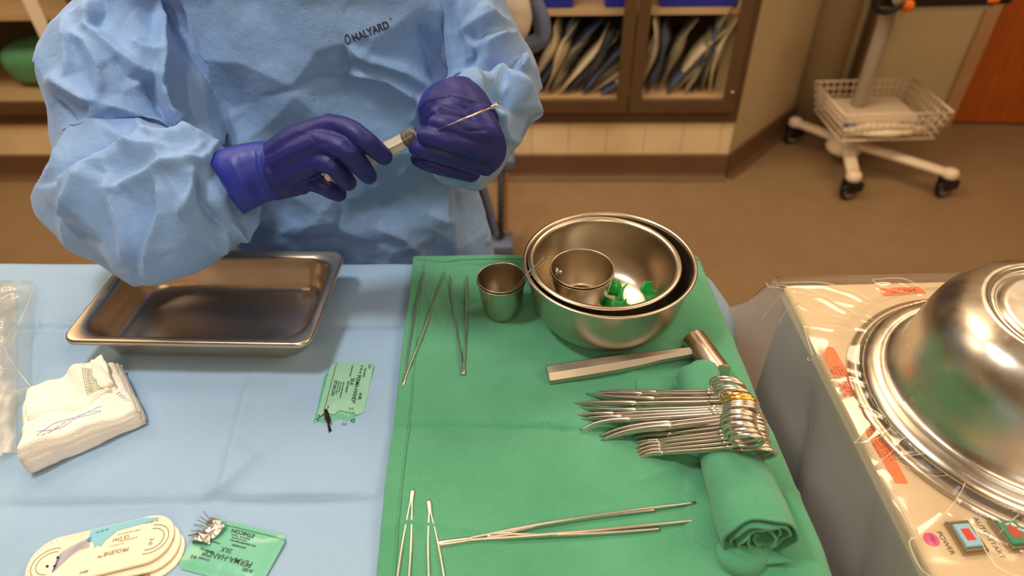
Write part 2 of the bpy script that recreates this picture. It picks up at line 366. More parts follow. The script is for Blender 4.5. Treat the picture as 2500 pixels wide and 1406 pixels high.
mm = [m_pouchw, m_pouchb, m_pouchg]
nm = ['cream paper', 'blue film', 'grey film']
for i, (x, h, ln, k) in enumerate(pl):
    side = 'right-hand' if x > .35 else 'middle'
    lst = [q for q in pl if (q[0] > .35) == (x > .35)]
    rank = sorted(lst).index((x, h, ln, k))
    ords = ['first', 'second', 'third', 'fourth', 'fifth', 'sixth', 'seventh', 'eighth', 'ninth', 'tenth', 'eleventh', 'twelfth', 'thirteenth', 'fourteenth']
    o = obj('supply_pouch', pouch(x, .1, h, ln, .012+.010*(i % 3), .20, ph=i % 5-1), mm[k])
    tag(o, f'{nm[k]} supply pouch leaning behind the {side} glass door, {ords[rank]} from the left', 'pouch', f'pouches on the lower shelf behind the {side} door')
for (x0, x1, s) in ((-.12, .10, 'left'), (.22, .30, 'middle'), (.43, .72, 'right')):
    V, F = box(x0, x1, .05, .36, .709, .85, .006); o = obj('storage_bin', R_((V, F)), m_bluebin, smooth=False)
    tag(o, f'dark blue storage bin on the upper cabinet shelf, {s}most of three', 'bin', 'blue bins on the upper cabinet shelf')
# green bags in the left cabinet
m_greenbag = mat('green_wrap', srgb(96, 168, 128), .35, var=(10, srgb(80, 136, 104), .6), bump=[(7, .01, 'n')])
for i, (x, y, z, sx, sz, lb) in enumerate(((-2.18, .2, .47, .16, .09, 'green wrapped pack on the lower shelf of the left cabinet, nearest the frame'), (-1.98, .17, .45, .10, .075, 'smaller green wrapped pack beside the large one in the left cabinet'), (-2.0, .3, .60, .16, .05, 'dark green wrapped pack on top of the others in the left cabinet'))):
    V, F = sphere((0, 0, 0), 1, 28); V = np.asarray(V); V = np.sign(V)*abs(V)**.75
    V = V*(1+.10*nz(V, 1.1, i+1, 1)[:, None])*[sx, .12, sz]+[x, y, z]
    tag(obj('wrapped_pack', R_((V, F)), m_greenbag), lb, 'pack')
m_paper = mat('paper_white', srgb(232, 222, 200), .5)
o = obj('hanging_label', R_(xf(box(-.028, .028, -.004, .0, -.17, .0, .001), rotz(0, (-1.95, -.034, .79)))), m_paper, smooth=False)
tag(o, 'long white paper label hanging on the left cabinet door', 'label')
# ---------------------------------------------------------------- instrument table, drape, towel
TZ = .9
edge_a = -.042
def tfar(x): return .812-.042*(x)          # far edge of the table top
m_legs = mat('table_steel', (.6, .6, .6, 1), .3, metal=1)
t = thing('instrument_table', 'steel back table hidden under the light blue drape', 'table', (-.45, .45, 0))
obj('table_top', box(-1.25, .262, .03, .765, .850, .885, .004), m_legs, t, smooth=False)
for x in (-1.2, .22):
    for y in (.08, .72): obj('leg', tube([(x, y, .03), (x, y, .856)], .016, 12), m_legs, t)
for x in (-1.2, .22):
    for y in (.08, .72): obj('caster', xf(lathe([(.001, -.012), (.026, -.012), (.03, -.006), (.03, .006), (.026, .012), (.001, .012)], 20), np.array([[1, 0, 0, x], [0, 0, -1, y], [0, 1, 0, .03], [0, 0, 0, 1]])), mat('rubber_black', srgb(25, 24, 24), .6), t)
m_drape = mat('drape_blue', srgb(152, 187, 222), .62, var=(5, srgb(144, 180, 218), .5), bump=[(420, .0003, 'v'), (14, .0015, 'n')], sheen=.15)
def W(l, z=.9): return [tuple(P(a, b, z)[:2]) for a, b in l]
drape_folds = [
 (W([(-60, 1232), (300, 1229), (560, 1226), (940, 1222)]), -.0036, .020, .006),
 (W([(560, 1220), (700, 1205), (940, 1212)]), .002, .008, .015),
 (W([(612, 925), (575, 1080), (552, 1180), (546, 1222)]), .0032, .006, .022),
 (W([(546, 1236), (520, 1330), (500, 1406)]), .0005, .006, .02),
 (W([(-40, 800), (120, 798), (190, 802), (235, 788)]), -.0034, .014, .006),
 (W([(130, 800), (160, 790), (215, 796)]), .0022, .01, .006),
 (W([(820, 792), (990, 788)]), -.003, .014, .006),
 (W([(300, 690), (-30, 688)]), .0012, .02, .02),
 (W([(170, 840), (145, 930), (60, 950)]), .002, .02, .02),
 (W([(640, 1110), (560, 1190), (500, 1215)]), .0028, .02, .01),
 (W([(480, 1260), (520, 1236), (560, 1232)]), .002, .01, .01),
 (W([(880, 1150), (915, 1010), (930, 900)]), .0018, .02, .02),
 (W([(0, 1330), (250, 1262), (480, 1240)]), .0015, .03, .02),
]
xs = np.linspace(-1.27, .272, 420); 
rows = []
def drape_profile(s):     # s: distance across the cloth from the near hem; returns y, z
    pass
ys = list(np.linspace(0, 1, 230))
G = []
hang = .52
n_top = 200
for k in range(16): G.append(('n', hang*(1-k/15)))
for k in range(1, n_top+1): G.append(('t', k/n_top))
for k in range(1, 22): G.append(('f', hang*k/21))
Vg = np.zeros((len(G), len(xs), 3))
for i, (kd, v) in enumerate(G):
    for_y = tfar(xs)
    if kd == 'n': y = np.full_like(xs, .02)-.02*(v/hang)+.012*np.sin(xs*25)*(v/hang); z = TZ-v-(0.0)
    elif kd == 't': y = .02+(for_y-.02)*v; z = TZ+0*xs-.006*max(0, (v-.985)/.015)**2
    else: y = for_y+.002+.006*(v/hang)+.004*np.sin(xs*22)*(v/hang); z = TZ-.006-v
    Vg[i, :, 0] = xs; Vg[i, :, 1] = y; Vg[i, :, 2] = z
# right side hang: extra columns going down from the table's right edge
cols = []
for k in range(1, 30):
    d = hang*k/29; c = Vg[:, -1].copy(); ph = np.linspace(0, 1, len(G))
    c[:, 0] = .272+.012*min(1, k/3)+.11*(d/hang)*(.55+.45*np.sin(ph*23+1))+.04*(d/hang)
    cf = np.exp(-((np.arange(len(G))-(16+n_top))/26.)**2)*min(1, d/.12); c[:, 0] += .060*cf*(1-.3*d/hang); c[:, 1] += .03*cf
    c[:, 2] = np.where(np.array([g[0] == 't' for g in G]), TZ-d, np.minimum(c[:, 2], TZ-d)); cols.append(c)
Vg = np.concatenate([Vg, np.stack(cols, 1)], 1)
V, F = grid(Vg); V = V.copy()
top = V[:, 2] > TZ-.004
h = 2.6*fold_field(V[:, 0], V[:, 1], drape_folds)*np.clip((-.135-V[:, 0])/.02, 0, 1)+.0016*nz(V*[1, 1, 0], 7, 3)
V[:, 2] += np.where(top, h*np.clip((.27-V[:, 0])/.02, 0, 1), 0)
V[:, 2] += .0015
V[:, 2] = np.where(top, np.maximum(V[:, 2], TZ-.010), V[:, 2])
drape = obj('table_drape', (V, F), m_drape, loc=(-.45, .45, TZ))
drape.modifiers.new('t', 'SOLIDIFY').thickness = .0008; drape.modifiers['t'].offset = -1
tag(drape, 'light blue disposable drape covering the instrument table with fold creases', 'drape')
# green towel
T_ = NT('towel_green')
co = T_.co()
w1 = T_.n('ShaderNodeTexVoronoi', {'Vector': T_.n('ShaderNodeMapping', {'Vector': co, 'Scale': (1200, 1500, 300)}).outputs[0], 'Scale': 1.0})
w2 = T_.n('ShaderNodeTexNoise', {'Vector': co, 'Scale': 9.0, 'Detail': 6.0, 'Roughness': .6})
w3_ = T_.n('ShaderNodeTexNoise', {'Vector': T_.n('ShaderNodeMapping', {'Vector': co, 'Scale': (60, 900, 60)}).outputs[0], 'Scale': 1.0, 'Detail': 2.0})
cl = T_.n('ShaderNodeMixRGB', {'Fac': T_.n('ShaderNodeMapRange', {'Value': w2.outputs[0], 'From Min': .35, 'From Max': .65}).outputs[0], 'Color1': srgb(88, 170, 134), 'Color2': srgb(102, 184, 148)})
cl2 = T_.n('ShaderNodeMixRGB', {'Fac': T_.n('ShaderNodeMapRange', {'Value': w1.outputs[0], 'From Min': .2, 'From Max': .8, 'To Max': .5}).outputs[0], 'Color1': cl.outputs[0], 'Color2': srgb(60, 134, 102)})
T_.l(cl2.outputs[0], T_.b.inputs['Base Color']); T_.b.inputs['Roughness'].default_value = .85; T_.b.inputs['Sheen Weight'].default_value = .25; T_.b.inputs['Specular IOR Level'].default_value = .2
bA = T_.n('ShaderNodeBump', {'Height': w1.outputs[0], 'Distance': .0005, 'Strength': .8}); bB = T_.n('ShaderNodeBump', {'Height': w3_.outputs[0], 'Distance': .0005, 'Strength': .5, 'Normal': bA.outputs[0]})
T_.l(bB.outputs[0], T_.b.inputs['Normal']); m_towel = T_.m; MATS['towel'] = m_towel
towel_folds = [
 (W([(1010, 640), (990, 800), (965, 980), (945, 1200), (930, 1400)]), .003, .004, .012),
 (W([(940, 1052), (1200, 1052), (1500, 1062), (1560, 1075)]), -.0036, .016, .005),
 (W([(1100, 1075), (1330, 1040), (1500, 1085)]), .0015, .01, .02),
 (W([(1640, 1110), (1500, 1090), (1400, 1120)]), .0012, .02, .02),
 (W([(1530, 1200), (1640, 1160), (1660, 1100)]), .0028, .012, .02),
 (W([(1030, 700), (1062, 770), (1090, 830)]), .0018, .006, .010),
 (W([(1070, 690), (1105, 775), (1112, 850)]), .0013, .006, .008),
 (W([(980, 1195), (1100, 1180), (1130, 1160)]), .0015, .02, .01),
 (W([(1120, 745), (1300, 740)]), -.0024, .008, .006),
 (W([(1130, 885), (1300, 875), (1500, 905)]), -.0022, .012, .008),
 (W([(930, 1310), (1000, 1290), (1080, 1300), (1240, 1320)]), .0022, .02, .01),
 (W([(1560, 915), (1600, 870), (1780, 850)]), .0022, .02, .02),
 (W([(1000, 632), (1130, 655), (1280, 660)]), -.0022, .008, .004),
 (W([(1900, 1240), (1960, 1205), (2000, 1220)]), .003, .012, .012),
 (W([(1960, 1170), (2000, 1230), (2050, 1380)]), .002, .01, .01),
 (W([(1490, 930), (1480, 900), (1560, 925)]), .0016, .01, .01),
]
nx, ny = 260, 330
near_l, near_r = np.array([-.137, .265]), np.array([.298, .245]); far_l, far_r = np.array([-.150, .826]), np.array([.283, .812])
over = .062      # the cloth goes on over the table's right edge
G = np.zeros((ny, nx, 3))
for i in range(ny):
    v = i/(ny-1); L0 = near_l*(1-v)+far_l*v; R0 = near_r*(1-v)+far_r*v
    L0 = L0+np.array([.0006*math.sin(v*17), 0]); wid = np.linalg.norm(R0-L0); d = (R0-L0)/wid
    for j in range(nx):
        s = j/(nx-1)*(wid+over); p = L0+d*min(s, wid-.012); z = TZ+.0088
        e = s-(wid-.012)
        if e > 0:
            ang = min(e/.022, 1.25+.1*math.sin(v*9)); r = .022
            p = p+d*(r*math.sin(ang)+max(0, e-r*1.25)*.32); z -= r*(1-math.cos(ang))+max(0, e-r*1.25)*.92
        if v > .985: z -= ((v-.985)/.015)**2*.004
        if v > .96 : z += .002
        G[i, j] = (p[0], p[1], z)
V, F = grid(G); V = V.copy()
h = 2.2*fold_field(V[:, 0], V[:, 1], towel_folds)+.0012*nz(V*[1, 1, 0], 12, 5)
V[:, 2] += np.maximum(h, -.0045)
V[:, 0] += .0025*nz(V*[0, 1, 1], 20, 9)*np.clip((V[:, 0]-.27)/.03, 0, 1)
towel = obj('surgical_towel', (V, F), m_towel, loc=(.07, .54, TZ))
sd = towel.modifiers.new('t', 'SOLIDIFY'); sd.thickness = .0018; sd.offset = -1
tag(towel, 'large flat green cotton towel spread over the right part of the blue drape', 'towel')
# stitched hems along the left and far edges
hem = []
for v in np.linspace(0, .985, 120):
    i = int(v*(ny-1)); hem.append(V.reshape(ny, nx, 3)[i, 9]+[0, 0, .0008])
obj('hem', cat_(tube(np.array(hem), .0011, 6), tube(V.reshape(ny, nx, 3)[int(.972*ny), 3:230:3]+[0, 0, .0008], .0011, 6)), m_towel, towel)
# rolled towel holding the clamps
ax0, ax1 = P(1862, 1318, TZ+.036), P(1702, 908, TZ+.026)
n_l, n_a = 150, 100
def spiral(th, turns):      # radius at spiral angle
    return .006+.0285*(th/(2*math.pi*turns))
turns = 4.2
pts = []
axd = (ax1-ax0)/np.linalg.norm(ax1-ax0); n1 = np.cross(axd, [0, 0, 1]); n1 /= np.linalg.norm(n1); n2 = np.cross(n1, axd)
G = []
nA = 230
for i in range(n_l):
    v = i/(n_l-1); c = ax0*(1-v)+ax1*v; row = []
    squash = 1-.10*v
    for j in range(nA):
        th = j/(nA-1)*2*math.pi*turns; r = spiral(th, turns)*(.98-.25*v)
        r *= 1+.06*math.sin(3*th+2.0*math.sin(th*.37))*(1-th/(2*math.pi*turns))**.6*1.2
        r *= (1+.025*math.sin(v*11+th))*(1-.10*v+.05*math.sin(v*7))
        ex = n1*math.cos(th+2.2)*r*1.08+n2*math.sin(th+2.2)*r*squash
        p = c+ex+axd*(.003*math.sin(th*1.3)+.0015*math.sin(th*5.1))*(1 if v < .5 else -1)*abs(2*v-1)**2
        row.append(p)
    # loose tail of cloth lying on the table to the left of the roll
    G.append(row)
G = np.array(G)
V, F = grid(G); Nn = normals(V, F)
V = V+Nn*(.0014*nz(V, 30, 4))[:, None]
V[:, 2] = np.maximum(V[:, 2], TZ+.0075)
roll = obj('rolled_towel', (V, F), m_towel, loc=(.247, .49, TZ))
sd = roll.modifiers.new('t', 'SOLIDIFY'); sd.thickness = .0022; sd.offset = 0
tag(roll, 'green cotton towel rolled into a tube under the row of steel clamps', 'towel')
# flat end of the rolled towel
G = []
for i in range(90):
    v = i/89; c = ax0*(1-v)+ax1*v; row = []
    for j in range(26):
        u = j/25; w = .030+.022*(1-v)+.004*math.sin(v*9)
        x = c[0]-.010-w*u; z = TZ+.0085+.006*(1-u)**2+.0016*math.sin(v*30+u*3)
        if u > .9: z -= .002
        row.append((x+(.02 if v < .12 else 0)*(.12-v)/.12*2, c[1]-.012*(1-v), z))
    G.append(row)
V, F = grid(G); V = V.copy(); V[:, 2] += .0012*nz(V, 30, 8)
o = obj('flap', (V, F), m_towel, roll); sd = o.modifiers.new('t', 'SOLIDIFY'); sd.thickness = .004; sd.offset = 0
# folded bottom corner of the flap under the near end of the roll
gp = [P(a, b, TZ+.012) for a, b in ((1762, 1330), (1775, 1362), (1800, 1378), (1835, 1375), (1870, 1350))]
o = obj('fold', cat_(tube(gp, [.006, .010, .011, .010, .006], 14, spl=6), tube([q+[.005, .010, .004] for q in gp], [.006, .009, .010, .009, .006], 14, spl=6)), m_towel, roll)
# small strap of folded cloth by the mallet
o = obj('folded_corner', cat_(xf(box(-.024, .026, -.013, .013, 0, .006, .0025, 3), rotz(-.06, P(1600, 950, TZ+.006))), ), m_towel, roll)
# ---------------------------------------------------------------- steel ware on the table
m_sat = mat('satin_steel', (.57, .50, .40, 1), .33, metal=1, rvar=(9, .27, .36))
m_tray = mat('tray_steel', (.62, .52, .41, 1), .32, metal=1, rvar=(12, .26, .40))
m_inst = mat('instrument_steel', (.70, .65, .58, 1), .28, metal=1)
m_gold = mat('gold_plate', (.95, .62, .18, 1), .2, metal=1)
m_mallet = mat('mallet_metal', (.50, .46, .40, 1), .46, metal=.9, rvar=(40, .36, .5), bump=[(300, .00008, 'n')])
def rr(w, d, r, n=10):
    out = []
    for k, (cx, cy) in enumerate(((w/2-r, d/2-r), (-w/2+r, d/2-r), (-w/2+r, -d/2+r), (w/2-r, -d/2+r))):
        for i in range(n+1):
            a = math.pi/2*k+math.pi/2*i/n; out.append((cx+r*math.cos(a), cy+r*math.sin(a)))
    return np.array(out)
def rr_loft(prof, M, n=10):       # prof: (inset, corner radius, z)
    R = []
    for w, d, r, z in prof: q = rr(w, d, r, n); R.append(np.c_[q, np.full(len(q), z)])
    return xf(rings(np.array(R), cap=False), M)
tc = np.array([-.4035, .6885, TZ+.002]); M = rotz(-.058, tc)
w, d = .317, .192
prof = [(w-.003, d-.003, .017, .0475), (w, d, .018, .0485), (w, d, .018, .052), (w-.002, d-.002, .018, .0545), (w-.006, d-.006, .018, .0552), (w-.016, d-.016, .030, .0535), (w-.024, d-.024, .034, .0530), (w-.029, d-.029, .034, .0505), (w-.033, d-.033, .034, .046), (w-.043, d-.043, .034, .022), (w-.048, d-.048, .034, .010), (w-.056, d-.056, .032, .0045), (w-.070, d-.070, .028, .0018), (w-.10, d-.10, .02, .0012)]
g = rr_loft(prof, M, 12); nr = 52
V, F = g; F = list(F)+[list(range(len(V)-nr, len(V)))]
outer = [(a-(0 if i < 0 else 0)+.0016, b+.0016, r, z-.0012) for i, (a, b, r, z) in enumerate(prof[6:])]
V2, F2 = rr_loft([(w-.003, d-.003, .017, .0475), (w-.006, d-.006, .018, .0515), (w-.024, d-.024, .034, .0515)]+outer, M, 12)
F2 = list(F2)+[list(range(len(V2)-nr, len(V2)))]
tr = obj('instrument_tray', cat_((V, F), (V2, F2)), m_tray, loc=tc)
tag(tr, 'deep rectangular stainless steel tray with rounded corners on the blue drape', 'tray')
q = PY(750, 690, .765); o = obj('adhesive_scrap', cat_(xf(box(-.005, .005, -.0003, .0003, -.016, .016, .0001, 1), frame_M(q+[0, .004, .012], (1, -.1, 0), (0, 1, .1))), ), clear_plastic('tape', haze=.25), tr, smooth=False)
q = P(747, 706, TZ+.012); o = obj('paper_scrap', xf(box(-.006, .006, -.003, .003, 0, .0006, .0002, 1), rotz(-.2, q)), m_paper, tr, smooth=False)
def bowl(name, label, cat, prof, c, mtl, n=96, tilt=None, group=None):
    V, F = lathe(prof, n, (0, 0, 0)); k = len(prof); F = list(F)+[list(range(n))[::-1], list(range((k-1)*n, k*n))]
    M = Matrix.Translation(Vector(c))
    if tilt: M = M@Matrix.Rotation(tilt[0], 4, tilt[1])
    return tag(obj(name, xf((V, F), M), mtl, loc=c), label, cat, group)
def shell(inner, th):            # closed vessel wall from an inner profile (r, z) listed from centre up to the rim
    inner = np.array(inner, float); t = np.gradient(inner, axis=0); n = np.stack([t[:, 1], -t[:, 0]], 1); n /= np.linalg.norm(n, axis=1)[:, None]
    outer = inner+n*th; outer[0][0] = inner[0][0]
    return np.vstack([inner, outer[::-1]])
bp_ = cr_spline([(.001, .003), (.045, .003), (.066, .005), (.082, .012), (.094, .027), (.1005, .050), (.104, .075), (.106, .0925)], 6)
bp_ = np.vstack([bp_, cr_spline([(.106, .0925), (.1075, .0955), (.1100, .0965), (.1120, .0955), (.1120, .0935), (.1100, .0930)], 3)[1:]])
bowl('mixing_bowl', 'larger outer stainless steel bowl, holding a smaller bowl, on the green towel', 'bowl', shell(bp_, .0008), (.1265, .680, TZ+.0065), m_sat)
bi_ = cr_spline([(.001, .003), (.040, .003), (.058, .006), (.072, .014), (.083, .032), (.0875, .055), (.0895, .078), (.0905, .086)], 6)
bi_ = np.vstack([bi_, cr_spline([(.0905, .086), (.0925, .0885), (.0960, .0895), (.0990, .0885), (.0995, .0868), (.0985, .0858)], 3)[1:]])
bowl('mixing_bowl', 'smaller stainless steel bowl nested inside the larger bowl, with green tabs in it', 'bowl', shell(bi_, .0008), (.1195, .6835, TZ+.0125), m_sat, tilt=(.012, 'Y'))
def cup(label, c, R, r, h, mtl=m_sat, group=None, tilt=None):
    p = cr_spline([(.001, .0015), (r-.006, .0015), (r-.002, .003), (r, .008), (r*.62+R*.38, h*.45), (R-.0012, h-.002)], 5)
    p = np.vstack([p, cr_spline([(R-.0012, h-.002), (R-.0006, h), (R+.0006, h+.0003), (R+.0009, h-.0008), (R, h-.0018)], 3)[1:]])
    return bowl('steel_cup', label, 'cup', shell(p, .0006), c, mtl, 64, tilt, group)
cup('lower small steel medicine cup standing on the green towel left of the bowls', (-.0142, .6900, TZ+.0085), .0322, .0255, .0575)
cup('upper small steel medicine cup nested in another, thin steel probes in it', (-.0142, .6900, TZ+.0150), .0317, .0235, .0550)
cup('larger steel cup standing inside the nested mixing bowls', (.0945, .697, TZ+.0165), .0425, .0315, .0565)
cup('inner steel cup nested in the cup inside the mixing bowls, rim slightly higher', (.0945, .697, TZ+.0222), .0420, .0300, .0545)
q = np.array([.0945-.0345, .697+.008, TZ+.066])
kn = obj('metal_stopper', cat_(xf(lathe([(.0005, -.001), (.0045, -.001), (.0052, .001), (.0040, .003), (.0022, .004), (.0022, .006), (.0026, .0085), (.0005, .0095)], 20), frame_M(q, (0, 1, 0), (.3, 0, 1)))), m_inst)
tag(kn, 'tiny round steel stopper leaning on the inner wall of the cup in the bowls', 'stopper')
# thin probes in the small cup
for k, (a, b, z1, lb, fl) in enumerate((((1240, 716), (1326, 630), 1.055, 'thin wire probe leaning out of the small cup, its blunt tip highest', 0), ((1238, 722), (1342, 627), 1.070, 'longest wire probe leaning out of the small cup, tip farthest right', .3), ((1243, 718), (1303, 648), 1.035, 'short flat-ended wire probe leaning out of the small cup, lowest tip', 1))):
    p0 = P(a[0], a[1], TZ+.022); p0 = np.array([-.0145, 0.6900, TZ+.022])+(p0-np.array([-.0145, 0.6900, TZ+.022]))*1.0
    p1 = P(b[0], b[1], z1)
    t = thing('wire_probe', lb, 'probe', tuple(p0), 'thin wire probes standing in the small cup')
    obj('shaft', tube([p0, p0*.5+p1*.5, p1], .00055, 8), m_inst, t)
    d = (p1-p0)/np.linalg.norm(p1-p0)
    obj('tip', tube([p1-d*.010, p1-d*.004, p1], [.0005, .0012 if fl else .0009, .0009], 10), m_inst, t)
for k, (dx, dy, r) in enumerate(((-.012, -.008, .0028), (-.005, -.010, .0035), (.010, -.012, .0022))):
    o = obj('glass_bead', sphere((-.0145+dx, 0.6900+dy, TZ+.0165+r), r, 14), m_inst)
    tag(o, ['left', 'middle', 'right'][k]+' one of three tiny shiny beads at the bottom of the small cup', 'bead', 'tiny beads in the small cup')
# green plastic tabs in the bowl
m_gtab = mat('green_plastic', srgb(0, 160, 62), .28, coat=.2)
def ribbon(pts, widths, wd, m, parent, name='strip', th=.0007):
    c = cr_spline(np.c_[pts, widths], 6); p = c[:, :3]; w_ = c[:, 3]; wd = np.array(wd, float)
    if wd.ndim == 1: wd = np.repeat(wd[None], len(p), 0)
    else: wd = cr_spline(wd, 6)
    wd = wd/np.linalg.norm(wd, axis=1)[:, None]
    G = np.stack([p+wd*(w_*s)[:, None] for s in (-.5, -.25, 0, .25, .5)], 1)
    o = obj(name, grid(G), m, parent); sd = o.modifiers.new('t', 'SOLIDIFY'); sd.thickness = th; sd.offset = 0; return o
b0 = TZ+.0185
t = thing('green_tab', 'bright green twisted plastic tab lying in the inner bowl beside the cup', 'tab', tuple(P(1500, 735, b0)))
ribbon([P(1490, 700, b0+.022), P(1512, 706, b0+.022), P(1506, 730, b0+.014), P(1492, 748, b0+.004)], [.024, .020, .006, .014], [(0.3, .3, 1), (.2, .8, .6), (1, 0, 0), (1, .2, 0)], m_gtab, t)
ribbon([P(1528, 695, b0+.022), P(1512, 712, b0+.018), P(1516, 735, b0+.008), P(1530, 748, b0+.002)], [.010, .012, .010, .020], [(1, .5, .4), (1, 0, .2), (1, .3, 0), (1, -.4, .1)], m_gtab, t)
ribbon([P(1470, 735, b0+.004), P(1490, 742, b0+.012), P(1515, 748, b0+.008), P(1530, 742, b0+.003)], [.016, .016, .014, .016], (0, .6, .7), m_gtab, t)
t = thing('green_tab', 'bright green plastic tab standing in the inner bowl near its right front rim', 'tab', tuple(P(1580, 725, b0)))
ribbon([P(1584, 687, b0+.026), P(1578, 705, b0+.018), P(1585, 722, b0+.010), P(1592, 740, b0+.003)], [.012, .017, .014, .016], [(1, 0, -.1), (1, .1, 0), (1, -.2, 0), (1, 0, 0)], m_gtab, t)
ribbon([P(1592, 718, b0+.012), P(1604, 722, b0+.008), P(1612, 738, b0+.003)], [.010, .016, .014], (0, .4, .9), m_gtab, t)
# mallet
hz = TZ+.0195
a = P(1337, 915, TZ+.014); b = P(1712, 855, hz+.001); dirh = (b-a)/np.linalg.norm(b-a); sx = np.cross(dirh, [0, 0, 1]); sx /= np.linalg.norm(sx); uz = np.cross(sx, dirh)
t = thing('surgical_mallet', 'grey metal mallet with flat-sided handle and cylindrical head on the towel', 'mallet', (a[0]*.5+b[0]*.5, a[1]*.5+b[1]*.5, TZ+.006))
L_ = np.linalg.norm(b-a); R = []
for s, wv, hv in ((0, .0122, .0088), (.012, .0130, .0094), (.25, .0130, .0094), (.45, .0122, .0090), (.60, .0105, .0084), (.72, .0086, .0076), (.85, .0078, .0072), (1.0, .0055, .0055)):
    p = a+dirh*(L_*s); bv = .35
    o8 = [(1, -bv), (1, bv), (.45, 1), (-.45, 1), (-1, bv), (-1, -bv), (-.45, -1), (.45, -1)]
    if s > .6: o8 = [(math.cos(x), math.sin(x)) for x in np.linspace(-.35, -.35+2*math.pi, 8, endpoint=False)]
    R.append([p+sx*wv*x+uz*hv*y for x, y in o8])
obj('handle', rings(R), m_mallet, t, sharp=25)
h0, h1 = P(1694, 838, hz+.004), P(1748, 893, hz+.003); 
c_ = (h0+h1)/2; hd = np.array([.28, -1, 0]); hd /= np.linalg.norm(hd); hl = .033
c_ = np.array([c_[0]+.002, c_[1]+.0, hz])
RR = .0165
R_l = [(.0005, -hl), (RR-.0015, -hl), (RR, -hl+.0015), (RR, hl-.0015), (RR-.0015, hl), (.0005, hl)]
m_head = mat('mallet_head_steel', (.62, .53, .44, 1), .3, metal=1, rvar=(60, .24, .38))
hx = np.cross(hd, [0, 0, 1]); Mh = np.eye(4); Mh[:3, 0] = hx; Mh[:3, 1] = np.cross(hd, hx); Mh[:3, 2] = hd; Mh[:3, 3] = c_
V, F = lathe(R_l, 48); hh = obj('head', xf((V, list(F)+[list(range(48))[::-1], list(range(5*48, 6*48))]), Mh), m_head, t, sharp=30)
m_etch = mat('etched_mark', srgb(120, 98, 80), .5)
for ln, (tx, s_, off) in enumerate((('SCANLAN', .0045, .0028), ('STAINLESS', .0032, -.0022))): pass
# small engraved serial marks on the head (illegible in the photo: short strokes)
eg = []
for k in range(9):
    u = -.020+.005*k
    for row in (0, 1):
        if row and k not in (2, 3, 5, 6): continue
        an = 1.15+.22*row
        p = c_+hd*u+(hx*math.cos(an)*-1*-1+np.array([0, 0, 1])*math.sin(an))*(RR+.00008)
        eg.append(tube([p, p+hd*.0026], .00014, 4))
obj('engraving', cat_(*eg), m_etch, t)
# ---------------------------------------------------------------- forceps
def bar(pts, ra, rb, n=10, spl=5, up=(0, 0, 1), power=3.0):
    q = cr_spline(np.c_[pts, ra, rb], spl); p, ra, rb = q[:, :3], q[:, 3], q[:, 4]
    t, a, b = frames(p, up); th = np.linspace(0, 2*np.pi, n, endpoint=False); c, s = np.cos(th), np.sin(th)
    c = np.sign(c)*abs(c)**(2/power); s = np.sign(s)*abs(s)**(2/power)
    return rings(p[:, None]+a[:, None]*(ra[:, None]*c)[..., None]+b[:, None]*(rb[:, None]*s)[..., None])
def forceps(label, joint, tips, bow=.0015, wide=.0032, th=.00115, zj=.0045, zt=.0045, spread=0., inner=True, jl=.012):
    J = P(joint[0], joint[1], TZ+zj+.006); t = thing('tissue_forceps', label, 'forceps', (J[0], J[1], TZ+.006), 'steel tissue forceps on the towel')
    T1, T2 = [P(x, y, TZ+zt+.006) for x, y in tips]
    mid = ((T1+T2)/2-J); mid /= np.linalg.norm(mid); side = np.cross(mid, [0, 0, 1])
    for Tp in (T1, T2):
        s = 1 if (Tp-J)@side > 0 else -1; L = np.linalg.norm(Tp-J)
        pt = [J+side*s*th*.5, J+mid*jl+side*s*th*.9]
        for u in (.3, .5, .7, .88): pt.append(J*(1-u)+Tp*u+side*s*bow*math.sin(u*math.pi)+[0, 0, 0])
        pt.append(Tp)
        w_ = [wide*.8, wide*.9, wide*1.0, wide*1.05, wide*.8, wide*.42, wide*.28]; r_ = [th, th, th*1.0, th*1.05, th, th*.9, th*.75]
        arm = obj('arm', bar(pt, r_, w_), m_inst, t)
        # ribbed thumb grip
        gr = []
        for k in range(16):
            u = .36+.011*k; c = J*(1-u)+Tp*u+side*s*(bow*math.sin(u*math.pi)+th*.95); gr.append(tube([c-[0, 0, wide*.75], c+[0, 0, wide*.75]], .00045, 6))
        obj('grip', cat_(*gr), m_inst, arm)
    obj('joint', bar([J-mid*.005, J-mid*.003, J+mid*jl*.5, J+mid*jl], [th*1.3, th*2.5, th*2.3, th*1.8], [wide*.5, wide*.85, wide*.9, wide*.9]), m_inst, t)
    return t
forceps('long steel forceps lying open at the left hem of the towel', (986, 936), [(1034, 664), (1085, 664)], wide=.0042, zt=.0075)
forceps('slimmer toothed forceps lying open just left of the small cups', (1131, 908), [(1097, 672), (1139, 674)], wide=.0036, zt=.0075)
forceps('forceps with legs running out of the bottom of the photo, left one of the pair', (1007, 1206), [(960, 1500), (992, 1500)], wide=.0038)
forceps('forceps with legs running out of the bottom of the photo, right one of the pair', (1048, 1232), [(1052, 1500), (1098, 1500)], wide=.0038)
forceps('longest steel forceps lying sideways at the front of the towel', (1082, 1328), [(1699, 1227), (1714, 1269)], wide=.0052, th=.0014, bow=.0022, jl=.03)
forceps('shorter ribbed forceps lying between the legs of the longest forceps', (1200, 1309), [(1600, 1245), (1612, 1291)], wide=.0042, th=.0013, bow=.0028, jl=.02)
